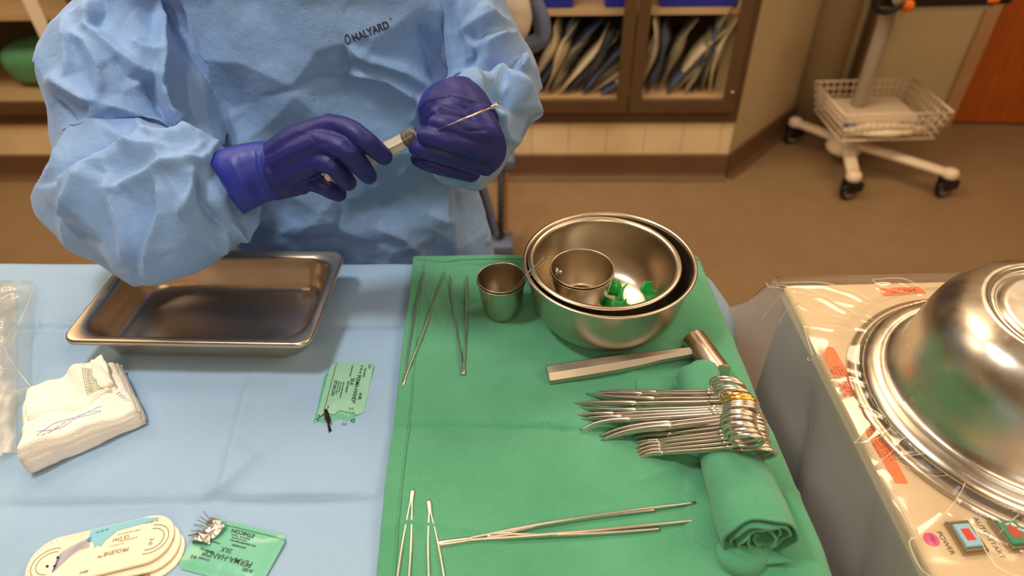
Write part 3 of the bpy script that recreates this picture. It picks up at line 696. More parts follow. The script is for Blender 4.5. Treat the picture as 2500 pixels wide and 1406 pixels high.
# ---------------------------------------------------------------- clamps across the roll
RING = .0135
def clamp(label, tip, joint, neck, curve, zt=.009, zn=.074, zj=None, gold=False, thick=1.0, ring_r=RING, opened=0.0, wobble=0.):
    Nk = P(neck[0], neck[1], TZ+zn); Tp = P(tip[0], tip[1], TZ+zt)
    u_ = (joint[0]-neck[0])/(tip[0]-neck[0]); zJ = zn+(zt-zn)*u_ if zj is None else zj
    Jt = P(joint[0], joint[1], TZ+zJ)
    X = Nk-Jt; Ls = np.linalg.norm(X); X /= Ls
    Yv = np.array([0, -.22+wobble, 1.0]); Yv -= X*(X@Yv); Yv /= np.linalg.norm(Yv); Zv = np.cross(X, Yv)
    M = np.eye(4); M[:3, 0] = X; M[:3, 1] = Yv; M[:3, 2] = Zv; M[:3, 3] = Jt
    t = thing('hemostat_clamp', label, 'clamp', tuple(Jt), 'steel clamps laid in a row across the rolled towel')
    Tl = np.linalg.inv(M)@np.r_[Tp, 1]; r = .0017*thick
    g = lambda G: xf(G, M)
    for s in (1, -1):
        o_ = .0016*thick
        jaw = [(.004, s*o_*.4, 0), (-.004, s*o_*.9, 0), (Tl[0]*.35, s*o_*.8+Tl[1]*.35, Tl[2]*.06), (Tl[0]*.7, s*o_*.7+Tl[1]*.7, Tl[2]*.38), (Tl[0], s*.0005+Tl[1], Tl[2])]
        q = cr_spline(np.c_[jaw, [.0023*thick, .0024*thick, .0021*thick, .0016*thick, .0009]], 5)
        obj('jaw', g(tube(q[:, :3], q[:, 3], 8)), m_inst, t)
        sh = [(-.004, -s*o_*.8, 0), (.006, s*o_*.2, s*.0002), (Ls*.3, s*(.0018+opened*.3), 0), (Ls*.7, s*(.0024+opened*.7), 0), (Ls*.92, s*(.0036+opened), 0), (Ls+.002, s*(.0050+opened), 0)]
        obj('shank', g(tube(sh, [r*1.2, r*1.35, r, r, r*.95, r*.9], 8, spl=4)), m_inst, t)
        c = np.array([Ls+ring_r*1.0, s*(.0062+opened+ring_r*.66), 0]); th = np.linspace(0, 2*np.pi, 30, endpoint=False)
        obj('finger_ring', g(tube(np.stack([c[0]+ring_r*1.18*np.cos(th), c[1]+ring_r*.86*np.sin(th), 0*th], 1), .0022, 10, closed=True)), m_gold if gold else m_inst, t)
    obj('screw', g(xf(lathe([(.0002, -.0026), (.0018, -.0030), (.0018, .0030), (.0002, .0030)], 12), np.eye(4))), m_inst, t)
    obj('ratchet', g(box(Ls*.84, Ls*.9, -.0055, .0055, -.0009, .0009, .0004, 1)), m_inst, t)
    return t
cl = [
 ('slender clamp with slightly bent tip at the mallet end of the row', (1466, 956), (1595, 958), (1754, 957), 0, {}),
 ('clamp with open jaws, second from the mallet end of the row', (1434, 964), (1560, 962), (1760, 965), 0, {}),
 ('clamp with long bowed jaw, third from the mallet end of the row', (1432, 961), (1590, 974), (1764, 975), 0, {'thick': 1.25}),
 ('clamp reaching farthest left, with an upturned curved jaw', (1402, 985), (1545, 985), (1769, 984), 0, {'thick': 1.25}),
 ('curved clamp just nearer than the one reaching farthest left', (1415, 994), (1545, 1001), (1778, 996), 0, {'gold': True}),
 ('needle-nosed clamp, straight and fine, sixth from the mallet end of the row', (1406, 1014), (1490, 1010), (1782, 1001), 0, {}),
 ('straight fine clamp with gilded handle, seventh from the mallet end of the row', (1417, 1024), (1510, 1018), (1784, 1006), 0, {'gold': True}),
 ('clamp whose jaw hooks sharply down onto the towel', (1417, 1051), (1530, 1025), (1785, 1012), 0, {'thick': 1.15}),
 ('large curved clamp with broad sweeping jaw, the farther of two alike', (1465, 1065), (1630, 1033), (1786, 1018), 0, {'thick': 1.4}),
 ('large curved clamp with broad sweeping jaw, the nearer of two alike', (1468, 1075), (1632, 1042), (1787, 1027), 0, {'thick': 1.4}),
 ('short pointed straight clamp, farthest of three alike', (1538, 1059), (1632, 1048), (1788, 1036), 0, {}),
 ('short pointed straight clamp, middle of three alike', (1543, 1070), (1632, 1060), (1788, 1044), 0, {}),
 ('short pointed straight clamp, nearest of three alike', (1545, 1081), (1600, 1076), (1788, 1055), 0, {}),
 ('small curved mosquito clamp, farthest of the four at the near end', (1548, 1098), (1604, 1081), (1790, 1064), 0, {'zn': .073}),
 ('small curved mosquito clamp, second of the four at the near end', (1550, 1107), (1606, 1090), (1792, 1073), 0, {'zn': .072}),
 ('small curved mosquito clamp, third of the four at the near end', (1554, 1115), (1606, 1099), (1798, 1083), 0, {'zn': .070}),
 ('small curved mosquito clamp lowest on the roll, at the very near end of the row', (1560, 1122), (1612, 1106), (1806, 1093), 0, {'zn': .068}),
]
for i, (lb, tp, jt, nk, cv, kw) in enumerate(cl):
    clamp(lb, tp, jt, nk, cv, wobble=.05*math.sin(i*2.3), **kw)
# ---------------------------------------------------------------- suture packets
m_mint = mat('mint_foil', srgb(150, 204, 180), .34, coat=.25, var=(20, srgb(142, 196, 174), .4), bump=[(60, .0006, 'n')])
m_ink = mat('black_ink', srgb(28, 34, 34), .5)
m_foil = mat('torn_foil', (.85, .83, .80, 1), .25, metal=.9, bump=[(120, .002, 'n')])
m_silk = mat('black_silk', srgb(16, 16, 22), .5)
def packet_geo(w, h, r, torn, seed, th=.0012, nn=64):
    """outline in its own plane: x across, y along; torn=(y0, depth) ragged end"""
    q = rr(w, h, r, 8)
    if torn is not None:
        rg = np.random.default_rng(seed)
        up = [p for p in q if p[1] > 0]                     # rounded upper corners, right to left
        xs_ = np.linspace(-w/2, w/2, 34); tear = [(x, -h/2+torn+.0012*math.sin(x*420+seed)+.0007*rg.standard_normal()+.004*(abs(x-w*.05) < w*.2)*math.cos((x-w*.05)/(w*.2)*1.5)) for x in xs_]
        q = np.array(up+tear)
    n = len(q); dome = []
    R = []
    for s, z in ((1, 0), (1, th*.45), (.97, th*.6), (.88, th*.75), (.80, th*1.5), (.4, th*1.9)):
        R.append(np.c_[q*s, np.full(n, z)])
    return rings(R)
def packet(label, px_c, zb, x_dir, y_dir, w, h, torn, seed, lines, tilt=0, m=None, cat='packet', r=.009, tz=.0026):
    c = P(px_c[0], px_c[1], zb); xd = np.array([*x_dir, 0.]); xd /= np.linalg.norm(xd); yd = np.array([*y_dir, tilt]); M = frame_M(c, xd, yd)
    t = thing('suture_packet', label, cat, tuple(c), 'foil suture packets on the drape')
    obj('foil_cover', xf(packet_geo(w, h, r, torn, seed), M), m or m_mint, t, sharp=40)
    tg_ = []
    for tx, x, y, s, rot, sxx in lines:
        Mt = M@np.array(Matrix.Translation((x, y, tz)))@np.array(Matrix.Rotation(rot, 4, 'Z'))
        tg_.append(text_geo(tx, s, Mt, .00006, sx=sxx, bold=.00003))
    if tg_: obj('lettering', cat_(*tg_), m_ink, t, smooth=False)
    return t, M
H = math.pi/2
# upright packet pair beside the towel: text reads from far to near
def dirs(a, b): d = P(*b)-P(*a); return d[:2]/np.linalg.norm(d[:2])
yd = dirs((800, 1010), (832, 885)); xd = np.array([yd[1], -yd[0]])
L1 = [('PERMA-HAND*', .0125, -.002, .0072, -H, .95), ('SILK', .0055, .010, .0072, -H, .95), ('A185', .0195, -.014, .0050, -H, 1), ('2-0', .0235, .036, .0050, -H, 1), ('(3.0 metric)', .0190, .025, .0040, -H, .8), ('18" (45 cm)', .0135, .031, .0036, -H, .9),
      ('12 Strands Per Packet', .0015, .029, .0027, -H, .85), ('BLACK BRAIDED', .0010, .0015, .0029, -H, .85), ('Sterile, Nonabsorbable Surgical Suture', -.0045, -.003, .0023, -H, .72), ('U.S.P. Do not Resterilize', -.0078, .0015, .0021, -H, .8), ('ETHICON, INC.  *Trademark', -.0108, .000, .0021, -H, .8), ('ETHICON', -.0150, .000, .0056, -H, 1.0), ('2-0', .0120, -.033, .0040, math.pi, 1), ('USA', -.0165, -.030, .0022, -H, 1)]
t1, M1 = packet('green torn suture packet marked 3-0, mostly hidden under another beside the towel', (832, 975), TZ+.0022, xd, yd, .058, .094, .006, 5, [('3-0', .0120, -.040, .0040, math.pi, 1), ("D'", .021, -.036, .0065, -H, 1)], m=mat('mint_foil_deep', srgb(96, 180, 156), .34, coat=.25, bump=[(60, .0006, 'n')]))
t2, M2 = packet('pale green torn suture packet marked 2-0 lying over another beside the towel', (846, 950), TZ+.0048, xd, yd, .056, .090, .006, 2, L1)
for M_, t_ in ((M1, t1), (M2, t2)):
    obj('printed_rule', xf(box(-.0205, -.0201, -.036, .045, .0023, .0025), M_), m_ink, t_, smooth=False)
# silk strands coming out of the torn ends
rg = np.random.default_rng(3)
def strands(t_, start, end, n, spread, curl=.003, r=.00028, m=None, name='suture_strand'):
    gs = []
    for k in range(n):
        a = np.array(start)+rg.normal(0, spread*.4, 3)*[1, 1, .3]; b = np.array(end)+rg.normal(0, spread, 3)*[1, 1, .2]
        c = (a+b)/2+rg.normal(0, curl, 3)*[1, 1, .3]
        a[2] = max(a[2], TZ+.003); b[2] = max(b[2], TZ+.003); c[2] = max(c[2], TZ+.003)
        gs.append(tube([a, c, b], r, 5, spl=5))
    o = obj(name, cat_(*gs), m or m_silk, t_); return o
strands(t2, P(795, 1000, TZ+.008), P(802, 1030, TZ+.007), 34, .0016, .0008)
strands(t1, P(799, 1028, TZ+.006), P(806, 1052, TZ+.004), 20, .0008, .0005)
strands(t2, P(795, 1005, TZ+.008), P(772, 1026, TZ+.007), 2, .0010, .002)
# packet lying nearer the photographer, printed upside down
xd = dirs((660, 1318), (500, 1272)); yd = np.array([xd[1], -xd[0]])*-1
xd2 = dirs((500, 1272), (685, 1312)); yd2 = dirs((470, 1375), (500, 1275))
a_, b_, c_, d_ = [P(x, y, TZ+.003) for x, y in ((498, 1272), (686, 1308), (648, 1440), (446, 1375))]
cc = (a_+b_+c_+d_)/4; X = (b_-a_)+(c_-d_); X /= np.linalg.norm(X); Yv = np.cross([0, 0, 1], X)
wX = np.linalg.norm((b_-a_)); hY = .056
pr = proj(cc)
UP = math.pi
L3 = [('PERMA-HAND*', .000, -.0085, .0086, UP, .95), ('SILK', -.006, -.001, .0068, UP, 1), ('A183', .026, -.0145, .0050, UP, 1), ('18" (45 cm)', -.025, -.006, .0036, UP, .9), ('4-0', -.034, -.015, .0048, UP, 1), ('(1.5 metric)', -.0225, -.0148, .0032, UP, .8), ('12 Strands Per Packet', -.026, .0035, .0028, UP, .8), ('BLACK BRAIDED', .004, .0055, .0026, UP, .8), ('Sterile, Nonabsorbable Surgical Suture', .006, .0095, .0024, UP, .78), ('U.S.P. Do not Resterilize', .000, .0125, .0022, UP, .8), ('ETHICON, INC.  *Trademark', .000, .0152, .0022, UP, .8), ('ETHICON', .000, .0195, .0060, UP, 1.0)]
t3, M3 = packet('green suture packet marked 4-0, printed upside down, torn open at its left corner', pr, TZ+.003, X[:2], Yv[:2], .092, .057, None, 8, L3, m=mat('mint_foil_teal', srgb(104, 190, 165), .34, coat=.25, bump=[(60, .0006, 'n')]))
obj('printed_rule', xf(box(-.030, .046, .0232, .0236, .0023, .0025), M3), m_ink, t3, smooth=False)
G = []
for i in range(9):
    v = i/8; row = []
    for j in range(7):
        u = j/6; row.append((-.046+.022*u+.004*math.sin(v*6), .024-.026*v+.004*u*math.sin(v*9), .003+.007*math.sin(u*2.6)*(1-.3*v)+.0015*math.sin(v*13+u*4)))
    G.append(row)
o = obj('torn_flap', xf(grid(G), M3), m_foil, t3, smooth=False, label='crumpled silver foil flap'); o.modifiers.new('t', 'SOLIDIFY').thickness = .0003
m_navy = mat('navy_silk', srgb(38, 44, 92), .5)
for k in range(8):
    a = (M3@np.array([-.034, .020-.002*k, .0055, 1]))[:3]; b = (M3@np.array([-.052-.003*rg.random(), .028-.0040*k+.002*rg.standard_normal(), .003+.003*rg.random(), 1]))[:3]
    obj('suture_strand', tube([a, (a+b)/2+[0, 0, .002], b], .00028, 5, spl=5), m_navy, t3)
# white oval suture trays, a stack of three
m_card = mat('cream_card', srgb(246, 236, 214), .4, coat=.15, var=(30, srgb(238, 226, 200), .4))
m_cyan = mat('cyan_print', srgb(124, 196, 220), .4)
m_grey_ink = mat('brown_ink', srgb(120, 104, 88), .5)
def oval(cpx, zb, w, h, ang, th, label, lines, extra=False):
    c = P(cpx[0], cpx[1], zb); M = rotz(ang, c); t = thing('suture_tray', label, 'suture tray', tuple(c), 'white oval suture trays in a stack')
    q = rr(w, h, h/2*.96, 14); n = len(q)
    R = [np.c_[q*s, np.full(n, z)] for s, z in ((.985, 0), (1, .0006), (1, th-.0006), (.985, th), (.95, th), (.93, th-.0004), (.5, th-.0004))]
    obj('card_tray', xf(rings(R), M), m_card, t, sharp=35)
    gs = []
    for tx, x, y, s, rot, sxx in lines:
        gs.append(text_geo(tx, s, M@np.array(Matrix.Translation((x, y, th+.0001)))@np.array(Matrix.Rotation(rot, 4, 'Z')), .00004, sx=sxx))
    if gs: obj('lettering', cat_(*gs), m_ink if not extra else m_grey_ink, t, smooth=False)
    return t, M, th
A0 = math.atan2(*(P(400, 1305)-P(130, 1370))[1::-1])
oval((275, 1372), TZ+.002, .138, .054, A0-.10, .0028, 'lowest white oval suture tray of the stack, marked 4-0 in black', [('4-0', .052, -.012, .007, UP, 1), ("19''", .06, -.005, .003, UP, 1), ('Prolene Blue 45 cm', .028, -.022, .0035, UP, 1)])
oval((266, 1360), TZ+.0052, .136, .054, A0-.05, .0028, 'middle white oval suture tray, its edge showing between the other two', [("3''", .061, .004, .003, UP, 1)])
t4, M4, th4 = oval((250, 1346), TZ+.0085, .136, .054, A0, .003, 'topmost white oval suture tray, marked 3-0, with torn blue label and blue strands', [('PROLENE™', .012, -.006, .0062, UP, .9), ('3-0', .047, -.004, .0058, UP+1.4, 1), ('CE 2797', .017, .0085, .0050, UP, .9), ('8842', -.012, -.020, .0040, UP, 1), ('36" (90 cm)', .045, .019, .003, UP, .9), ('STERILE  polypropylene suture', .024, .013, .0022, UP, .8), ('BLUE MONOFILAMENT', .024, .005, .0022, UP, .8), ('size and length shown', .014, .0015, .0018, UP, .9)], extra=True)
o = obj('blue_label', xf((lambda q: rings([np.c_[q, np.full(len(q), th4+.00005)], np.c_[q, np.full(len(q), th4+.00015)]]))(np.array([(-.014, .0262), (.010, .0262), (.035, .0262), (.052, .0225), (.050, .0205), (.034, .0195), (.012, .0185), (.006, .013), (.001, .009), (-.001, .004), (-.005, .007), (-.007, .004), (-.010, .012), (-.016, .014)])), M4), m_cyan, t4, smooth=False, label='torn pale blue printed label')
obj('lettering', text_geo('8 / 36" Py', .003, M4@np.array(Matrix.Translation((-.003, .022, th4+.0003)))@np.array(Matrix.Rotation(UP+.05, 4, 'Z')), .00004), m_ink, o, smooth=False)
# coil channels and printed arcs
gs = []
for (cx, s) in ((.046, 1), (-.046, -1)):
    for r in (.013, .0175):
        a = np.linspace(-1.9, 1.5, 26) if s > 0 else np.linspace(1.2, 4.6, 26)
        gs.append(tube(np.stack([cx+r*np.cos(a), -.001+r*np.sin(a)*.9, 0*a+th4-.0001], 1), .00035, 5))
obj('coil_channel', xf(cat_(*gs), M4), m_grey_ink, t4)
mb = mat('blue_strand', srgb(60, 90, 190), .35); cl_ = clear_plastic('blister_film', haze=.08)
for k in range(5):
    obj('suture_strand', xf(tube([(-.012, .017-.0025*k, th4+.0008), (-.024, .013-.002*k, th4+.001), (-.038, .006-.0035*k, th4+.0006), (-.042, -.012, th4+.0004)], .00032, 5, spl=6), M4), mb, t4)
for (x, y) in ((-.048, -.004), (-.041, -.006), (-.040, .003)):
    obj('stud', xf(sphere((x, y, th4+.0004), .0013, 10), M4), m_silk, t4)
gs = [box(-.066+0*k, -.0665, 0, 0, 0, 0) for k in ()]
tk = []
for k in range(14):
    a = math.pi/2+.15+k*.2; c0_ = np.array([-.042, 0]); tk.append(tube([(c0_[0]+.0225*math.cos(a), .0225*math.sin(a)*1.0, th4+.0001), (c0_[0]+.0245*math.cos(a), .0245*math.sin(a), th4+.0001)], .00018, 4))
obj('printed_scale', xf(cat_(*tk), M4), m_grey_ink, t4)
# ---------------------------------------------------------------- gauze pile
m_gauze = mat('gauze', srgb(255, 251, 242), .9, var=(40, srgb(252, 245, 230), .4), bump=[(700, .0006, 'v'), (60, .001, 'n')], sss=.0, spec=.1)
m_bthread = mat('blue_thread', srgb(140, 148, 222), .7); m_gthread = mat('green_thread', srgb(150, 168, 122), .8)
c = P(190, 1030, TZ+.002)
t = thing('gauze_pile', 'folded pile of white laparotomy gauze with blue wavy thread on the drape', 'gauze', tuple(c))
corner = [P(52, 1085, TZ+.044), P(322, 1000, TZ+.027), P(268, 888, TZ+.032), P(75, 950, TZ+.030)]   # near-left, near-right, far-right, far-left (top)
nA, nB = 90, 70
A_, B_, C_, D_ = corner
def top_pt(u, v):
    p = (A_*(1-u)+B_*u)*(1-v)+(D_*(1-u)+C_*u)*v; z = p[2]
    z += .004*math.sin(u*7+v*2)*math.sin(v*3.1)+.0025*math.sin(u*13-v*5)*(1-v)
    z += .007*math.exp(-((u-.62)/.14)**2)*max(0, v-.45)*2.2
    z -= .005*max(0, .28-abs(v-.42))/.28*(u < .8)*min(1, (.8-u)/.15+.0)
    return np.array([p[0], p[1], z])
def edge_drop(u, v):
    e = min(u, 1-u, v, 1-v); return e
G = []
for i in range(nB+24):
    row = []
    for j in range(nA+24):
        u = (j-12)/(nA-1); v = (i-12)/(nB-1); uu = min(max(u, 0), 1); vv = min(max(v, 0), 1); p = top_pt(uu, vv)
        du, dv = u-uu, v-vv; o_ = max(abs(du)/(12/(nA-1)), abs(dv)/(12/(nB-1)))
        if o_ > 0:
            ox = (B_-A_)/np.linalg.norm(B_-A_)*np.sign(du)*(du != 0)+(D_-A_)/np.linalg.norm(D_-A_)*np.sign(dv)*(dv != 0)
            lay = 8; ph = o_*lay
            p = p+ox*(.007*math.sin(min(o_*2.4, 1.57))+.0012*abs(math.sin(ph*math.pi))-.004*max(0, o_-.7)); p[2] = p[2]*(1-o_**1.3)+(TZ+.003)*o_**1.3
        row.append(p)
    G.append(row)
V, F = grid(G); V = V.copy(); Nn = normals(V, F); V = V+Nn*(.0016*nz(V, 40, 6, 3))[:, None]; V[:, 2] = np.maximum(V[:, 2], TZ+.0025)
body = obj('folded_gauze', (V, F), m_gauze, t); body.modifiers.new('t', 'SOLIDIFY').thickness = .001
# upper loose layer, raised at the far right corner
G = []
for i in range(50):
    v = i/49; row = []
    for j in range(60):
        u = j/59; p = top_pt(.02+u*.93, .40+v*.58); p[2] += .0055+.010*max(0, u-.5)*2*max(0, v-.3)+.0015*math.sin(u*17+v*4)-(.004 if v < .04 else 0); p = p+(D_-A_)*(.16*max(0, u-.55)*v)+(C_-D_)*(.0)
        row.append(p)
    G.append(row)
V, F = grid(G); V = V+normals(V, F)*(.0012*nz(V, 45, 2, 3))[:, None]
lay = obj('top_layer', (V, F), m_gauze, t); lay.modifiers.new('t', 'SOLIDIFY').thickness = .003
# frayed tab at the far corner
G = []
for i in range(10):
    row = []
    for j in range(14):
        u, v = i/9, j/13; p = top_pt(.80+.16*u, .45+.60*v); p[2] += .008+.003*math.sin(v*3)+.002*math.sin(u*9+v*6); row.append(p)
    G.append(row)
V, F = grid(G); V = V+normals(V, F)*(.0016*nz(V, 60, 3, 3))[:, None]; o = obj('frayed_edge', (V, F), m_gauze, t); o.modifiers.new('t', 'SOLIDIFY').thickness = .004
from mathutils.bvhtree import BVHTree
def bvh_of(os_):
    vs, fs = [], []
    for o in os_:
        V, F = eval_geo(o); o_ = OFF[o.name]; k = sum(len(x) for x in vs); vs.append(V+o_); fs += [[i+k for i in f] for f in F]
    return BVHTree.FromPolygons(np.concatenate(vs).tolist(), fs)
bv = bvh_of([body, lay])
def drop(p, up=.001):
    h = bv.ray_cast(Vector((p[0], p[1], 1.2)), Vector((0, 0, -1))); return np.array([p[0], p[1], (h[0].z if h[0] else p[2])+up])
wav = []
for k, (ph, am, off) in enumerate(((0, 8, 0), (2.2, 9, 2), (1.0, 11, 3))):
    pts = []
    for i in range(40):
        s = i/39; x = 96+(240-96)*s; y = 1060-76*s+am*math.sin(s*6+ph)+off*.3; pts.append(drop(P(x, y, TZ+.04), .0004))
    for a in range(0, 39, 1):
        if (a+k) % 4 == 3 and k > 1: continue
        wav.append(tube([pts[a], pts[a+1]], .0003, 4))
for k in range(5):
    wav.append(tube([drop(P(285+5*k, 965+3*k, TZ+.03), .0004), drop(P(296+5*k, 960+4*k, TZ+.03), .0004)], .0004, 4))
obj('blue_thread', cat_(*wav), m_bthread, t, label='wavy blue x-ray thread')
gg = []
for k in range(16):
    x = 206+4*k; gg.append(tube([drop(P(x+1.5*math.sin(k), y, TZ+.04), .0004) for y in range(903, 955, 8)], .00018, 4))
for k in range(13):
    y = 906+4*k; gg.append(tube([drop(P(x, y-(x-204)*.12, TZ+.04), .0004) for x in range(204, 266, 8)], .00018, 4))
obj('green_mesh', cat_(*gg), m_gthread, t, label='small square of dark green mesh thread')
# ---------------------------------------------------------------- clear plastic bag at the left
m_bag = clear_plastic('clear_bag', haze=.15, rough=.2, base=.02, bscale=12)
t = thing('plastic_bag', 'crumpled clear plastic bag beside the gauze at the left edge of the table', 'bag', tuple(P(0, 900, TZ+.002)))
outl = [(-120, 690), (10, 680), (86, 688), (75, 740), (62, 800), (58, 870), (48, 930), (40, 1000), (30, 1060), (5, 1112), (-120, 1130)]
G = []
for i in range(90):
    v = i/89; y = 684+(1112-684)*v
    xr = np.interp(y, [684, 690, 740, 800, 870, 930, 945, 1000, 1060, 1112], [80, 86, 76, 66, 62, 60, 75, 45, 30, 2]); row = []
    for j in range(60):
        u = j/59; x = -260+(xr+260)*u; p = P(x, y, TZ+.02); q_ = Vector((p[0]*16, p[1]*16, 1.7))
        r1 = abs(noise.noise(q_)); r2 = abs(noise.noise(q_*2.3+Vector((5, 1, 2)))); hgt = .050*(1-abs(2*v-1)**2.2)*min(1, (1-u)*5+.10)+.006
        z = TZ+.006+hgt*(.55+.45*u)+.018*(.5-r1)*min(1, (1-u)*8+.15)+.012*(.4-r2)*min(1, (1-u)*8+.1)
        row.append(P(x, y, max(z, TZ+.006)))
    G.append(row)
o = obj('upper_film', grid(G), m_bag, t)
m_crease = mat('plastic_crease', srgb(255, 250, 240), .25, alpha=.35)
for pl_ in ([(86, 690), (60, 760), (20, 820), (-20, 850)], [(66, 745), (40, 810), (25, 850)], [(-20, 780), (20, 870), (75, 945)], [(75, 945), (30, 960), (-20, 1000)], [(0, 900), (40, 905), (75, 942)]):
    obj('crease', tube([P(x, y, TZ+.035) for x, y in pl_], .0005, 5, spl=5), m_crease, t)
obj('lower_film', grid([[P(x, y, TZ+.0065+.001*math.sin(x*.1)) for x in np.linspace(-260, 40, 20)] for y in np.linspace(690, 1105, 20)]), m_bag, t)
# ---------------------------------------------------------------- warming machine under clear plastic, at the right
m_enam = mat('cream_enamel', srgb(224, 206, 172), .32, var=(3, srgb(224, 204, 168), .4))
m_side = mat('grey_side_panel', srgb(146, 136, 124), .5, var=(2, srgb(132, 126, 118), .4))
m_worn = mat('worn_basin_steel', (.72, .67, .58, 1), .25, metal=1, rvar=(14, .20, .38), bump=[(9, .002, 'n')], var=(7, (.6, .56, .5, 1), .5))
mx0, mx1, my0, my1, mz = .398, 1.02, .05, .742, .9
t = thing('slush_machine', 'cream enamel basin machine under clear plastic at the right of the table', 'machine', (.71, .40, 0))
obj('cabinet', box(mx0+.004, mx1-.004, my0+.004, my1-.004, .06, .872, .006), m_side, t, smooth=False)
obj('top_panel', box(mx0, mx1, my0, my1, .872, mz, .006, 3), m_enam, t, smooth=False)
for x in (mx0+.06, mx1-.06):
    for y in (my0+.06, my1-.06): obj('caster', xf(lathe([(.001, -.012), (.027, -.012), (.03, -.006), (.03, .006), (.027, .012), (.001, .012)], 20), np.array([[1, 0, 0, x], [0, 0, -1, y], [0, 1, 0, .03], [0, 0, 0, 1]])), mat('rubber_black', srgb(25, 24, 24), .6), t)
bc = np.array([.600, .508, mz])
obj('basin_ring', lathe([(.150, .0005), (.186, .0005), (.190, .003), (.189, .006), (.182, .009), (.178, .008), (.172, .003), (.150, .002)], 96, bc), m_sat, t)
m_lab = mat('orange_label', srgb(255, 128, 66), .5)
m_red = mat('label_ink', srgb(120, 40, 20), .6)
# warning label strip along the left side
def quadlab(pts, z=mz+.0003, th=.0003): return rings([[P(x, y, z) for x, y in pts], [P(x, y, z+th) for x, y in pts]])
lab = obj('warning_label', cat_(quadlab([(1993, 842), (2035, 848), (2128, 1008), (2217, 1179), (2186, 1179), (2060, 965)])), m_lab, t, smooth=False, label='orange warning label strip')
p0, p1 = P(2016, 860, mz+.0007), P(2196, 1170, mz+.0007); dl = (p1-p0); Ln = np.linalg.norm(dl); dl /= Ln
lines = ['CAUTION: FAILURE TO COMPLY MAY RESULT', 'ALWAYS USE STERILE ALCOHOL AS TO SUPPLY', 'IN DAMAGE TO THE MACHINE. DO NOT USE', 'BEFORE USE, INSPECT. NOT AN ORS BASIN']
pd = np.cross([0, 0, 1], dl); 
gs = []
for k, tx in enumerate(lines): 
    M = frame_M((p0+p1)/2+pd*(.0075-.0045*k)+[.0, 0, 0], dl, pd); gs.append(text_geo(tx, .0046, M, .00004, sx=1.5))
obj('lettering', cat_(*gs), m_red, lab, smooth=False)
lab2 = obj('warning_label', quadlab([(2142, 704), (2245, 699), (2262, 716), (2158, 722)]), m_lab, t, smooth=False, label='small orange label near the far edge')
obj('lettering', text_geo('SLUSH', .013, frame_M(P(2206, 710, mz+.0007), (1, .02, 0), (0, 1, 0)), .00004), m_red, lab2, smooth=False)
# illuminated switches and their captions
m_key = mat('switch_bezel', srgb(150, 135, 100), .3, metal=.6)
def switch(px4, face, label):
    q = [P(x, y, mz) for x, y in px4]; c = sum(q)/4
    s = lambda f, z: [c+(p-c)*f+[0, 0, z] for p in q]
    b = obj('switch', rings([s(1, 0), s(1, .005), s(.92, .007), s(.80, .007), s(.76, .004)], cap=True), m_key, t, smooth=False, label=label)
    obj('rocker', rings([s(.74, .0035), s(.72, .008), s(.66, .009)]), face, b, smooth=False)
    return b, c, q
m_swb = mat('switch_blue', srgb(150, 195, 215), .25); m_swg = mat('switch_green', srgb(60, 150, 120), .25); m_swr = mat('switch_red', srgb(215, 70, 55), .3)
for px4, face, lb in (([(2303, 1280), (2356, 1276), (2410, 1352), (2352, 1358)], m_swb, 'pale blue lit power switch'), ([(2408, 1275), (2470, 1268), (2526, 1345), (2466, 1352)], m_swg, 'green lit switch with red mark')):
    b, c, q = switch(px4, face, lb)
    obj('red_mark', rings([[c+(p-c)*.36+[0, 0, z] for p in q] for z in (.0088, .0094)]), m_swr, b, smooth=False)
xa = P(2330, 1340, mz)-P(2285, 1270, mz); xa /= np.linalg.norm(xa)
ya = np.cross([0, 0, 1], xa)
obj('lettering', text_geo('POWER', .0072, frame_M(P(2309, 1325, mz+.0004), xa, ya), .00006), m_ink, t, smooth=False)
obj('lettering', text_geo('AUTO-START', .0074, frame_M(P(2414, 1312, mz+.0004), xa, ya), .00006), m_ink, t, smooth=False)
m_pink = mat('magenta_sticker', srgb(228, 70, 160), .4)
st = obj('round_sticker', lathe([(.0005, 0), (.0074, 0), (.0074, .0004), (.0005, .0005)], 32, P(2274, 1317, mz+.0003)), m_pink, t, smooth=False, label='magenta round sticker')
obj('lettering', cat_(text_geo('SAFETY', .0026, frame_M(P(2278, 1313, mz+.0012), xa, ya), .00004), text_geo('CHECK', .0026, frame_M(P(2278, 1321, mz+.0012), xa, ya), .00004)), m_ink, st, smooth=False)
# upturned steel basin
pb = cr_spline([(.0005, .1425), (.040, .142), (.076, .1415)], 4)
pb = np.vstack([pb, cr_spline([(.076, .1355), (.079, .1395), (.083, .1395), (.0865, .143), (.0905, .144), (.096, .1425), (.112, .133), (.125, .116), (.1325, .095), (.1375, .069), (.1425, .040), (.1475, .027), (.153, .0215), (.160, .022), (.168, .0205), (.1735, .0165), (.1755, .0125), (.174, .0105)], 5)[1:]])
b_in = pb[::-1]*[1, 1]-np.array([[.0012, .0015]]); b_in[:, 0] = np.maximum(b_in[:, 0], .0005)
V, F = lathe(np.vstack([pb, b_in]), 128); V = V*[1, 1, 1.0]
V = V+np.array([.601, .508, mz+.0005])
bs = obj('upturned_basin', (V, F), m_worn, loc=(.601, .508, mz)); tag(bs, 'big worn stainless steel basin lying upside down on the cream machine', 'basin')
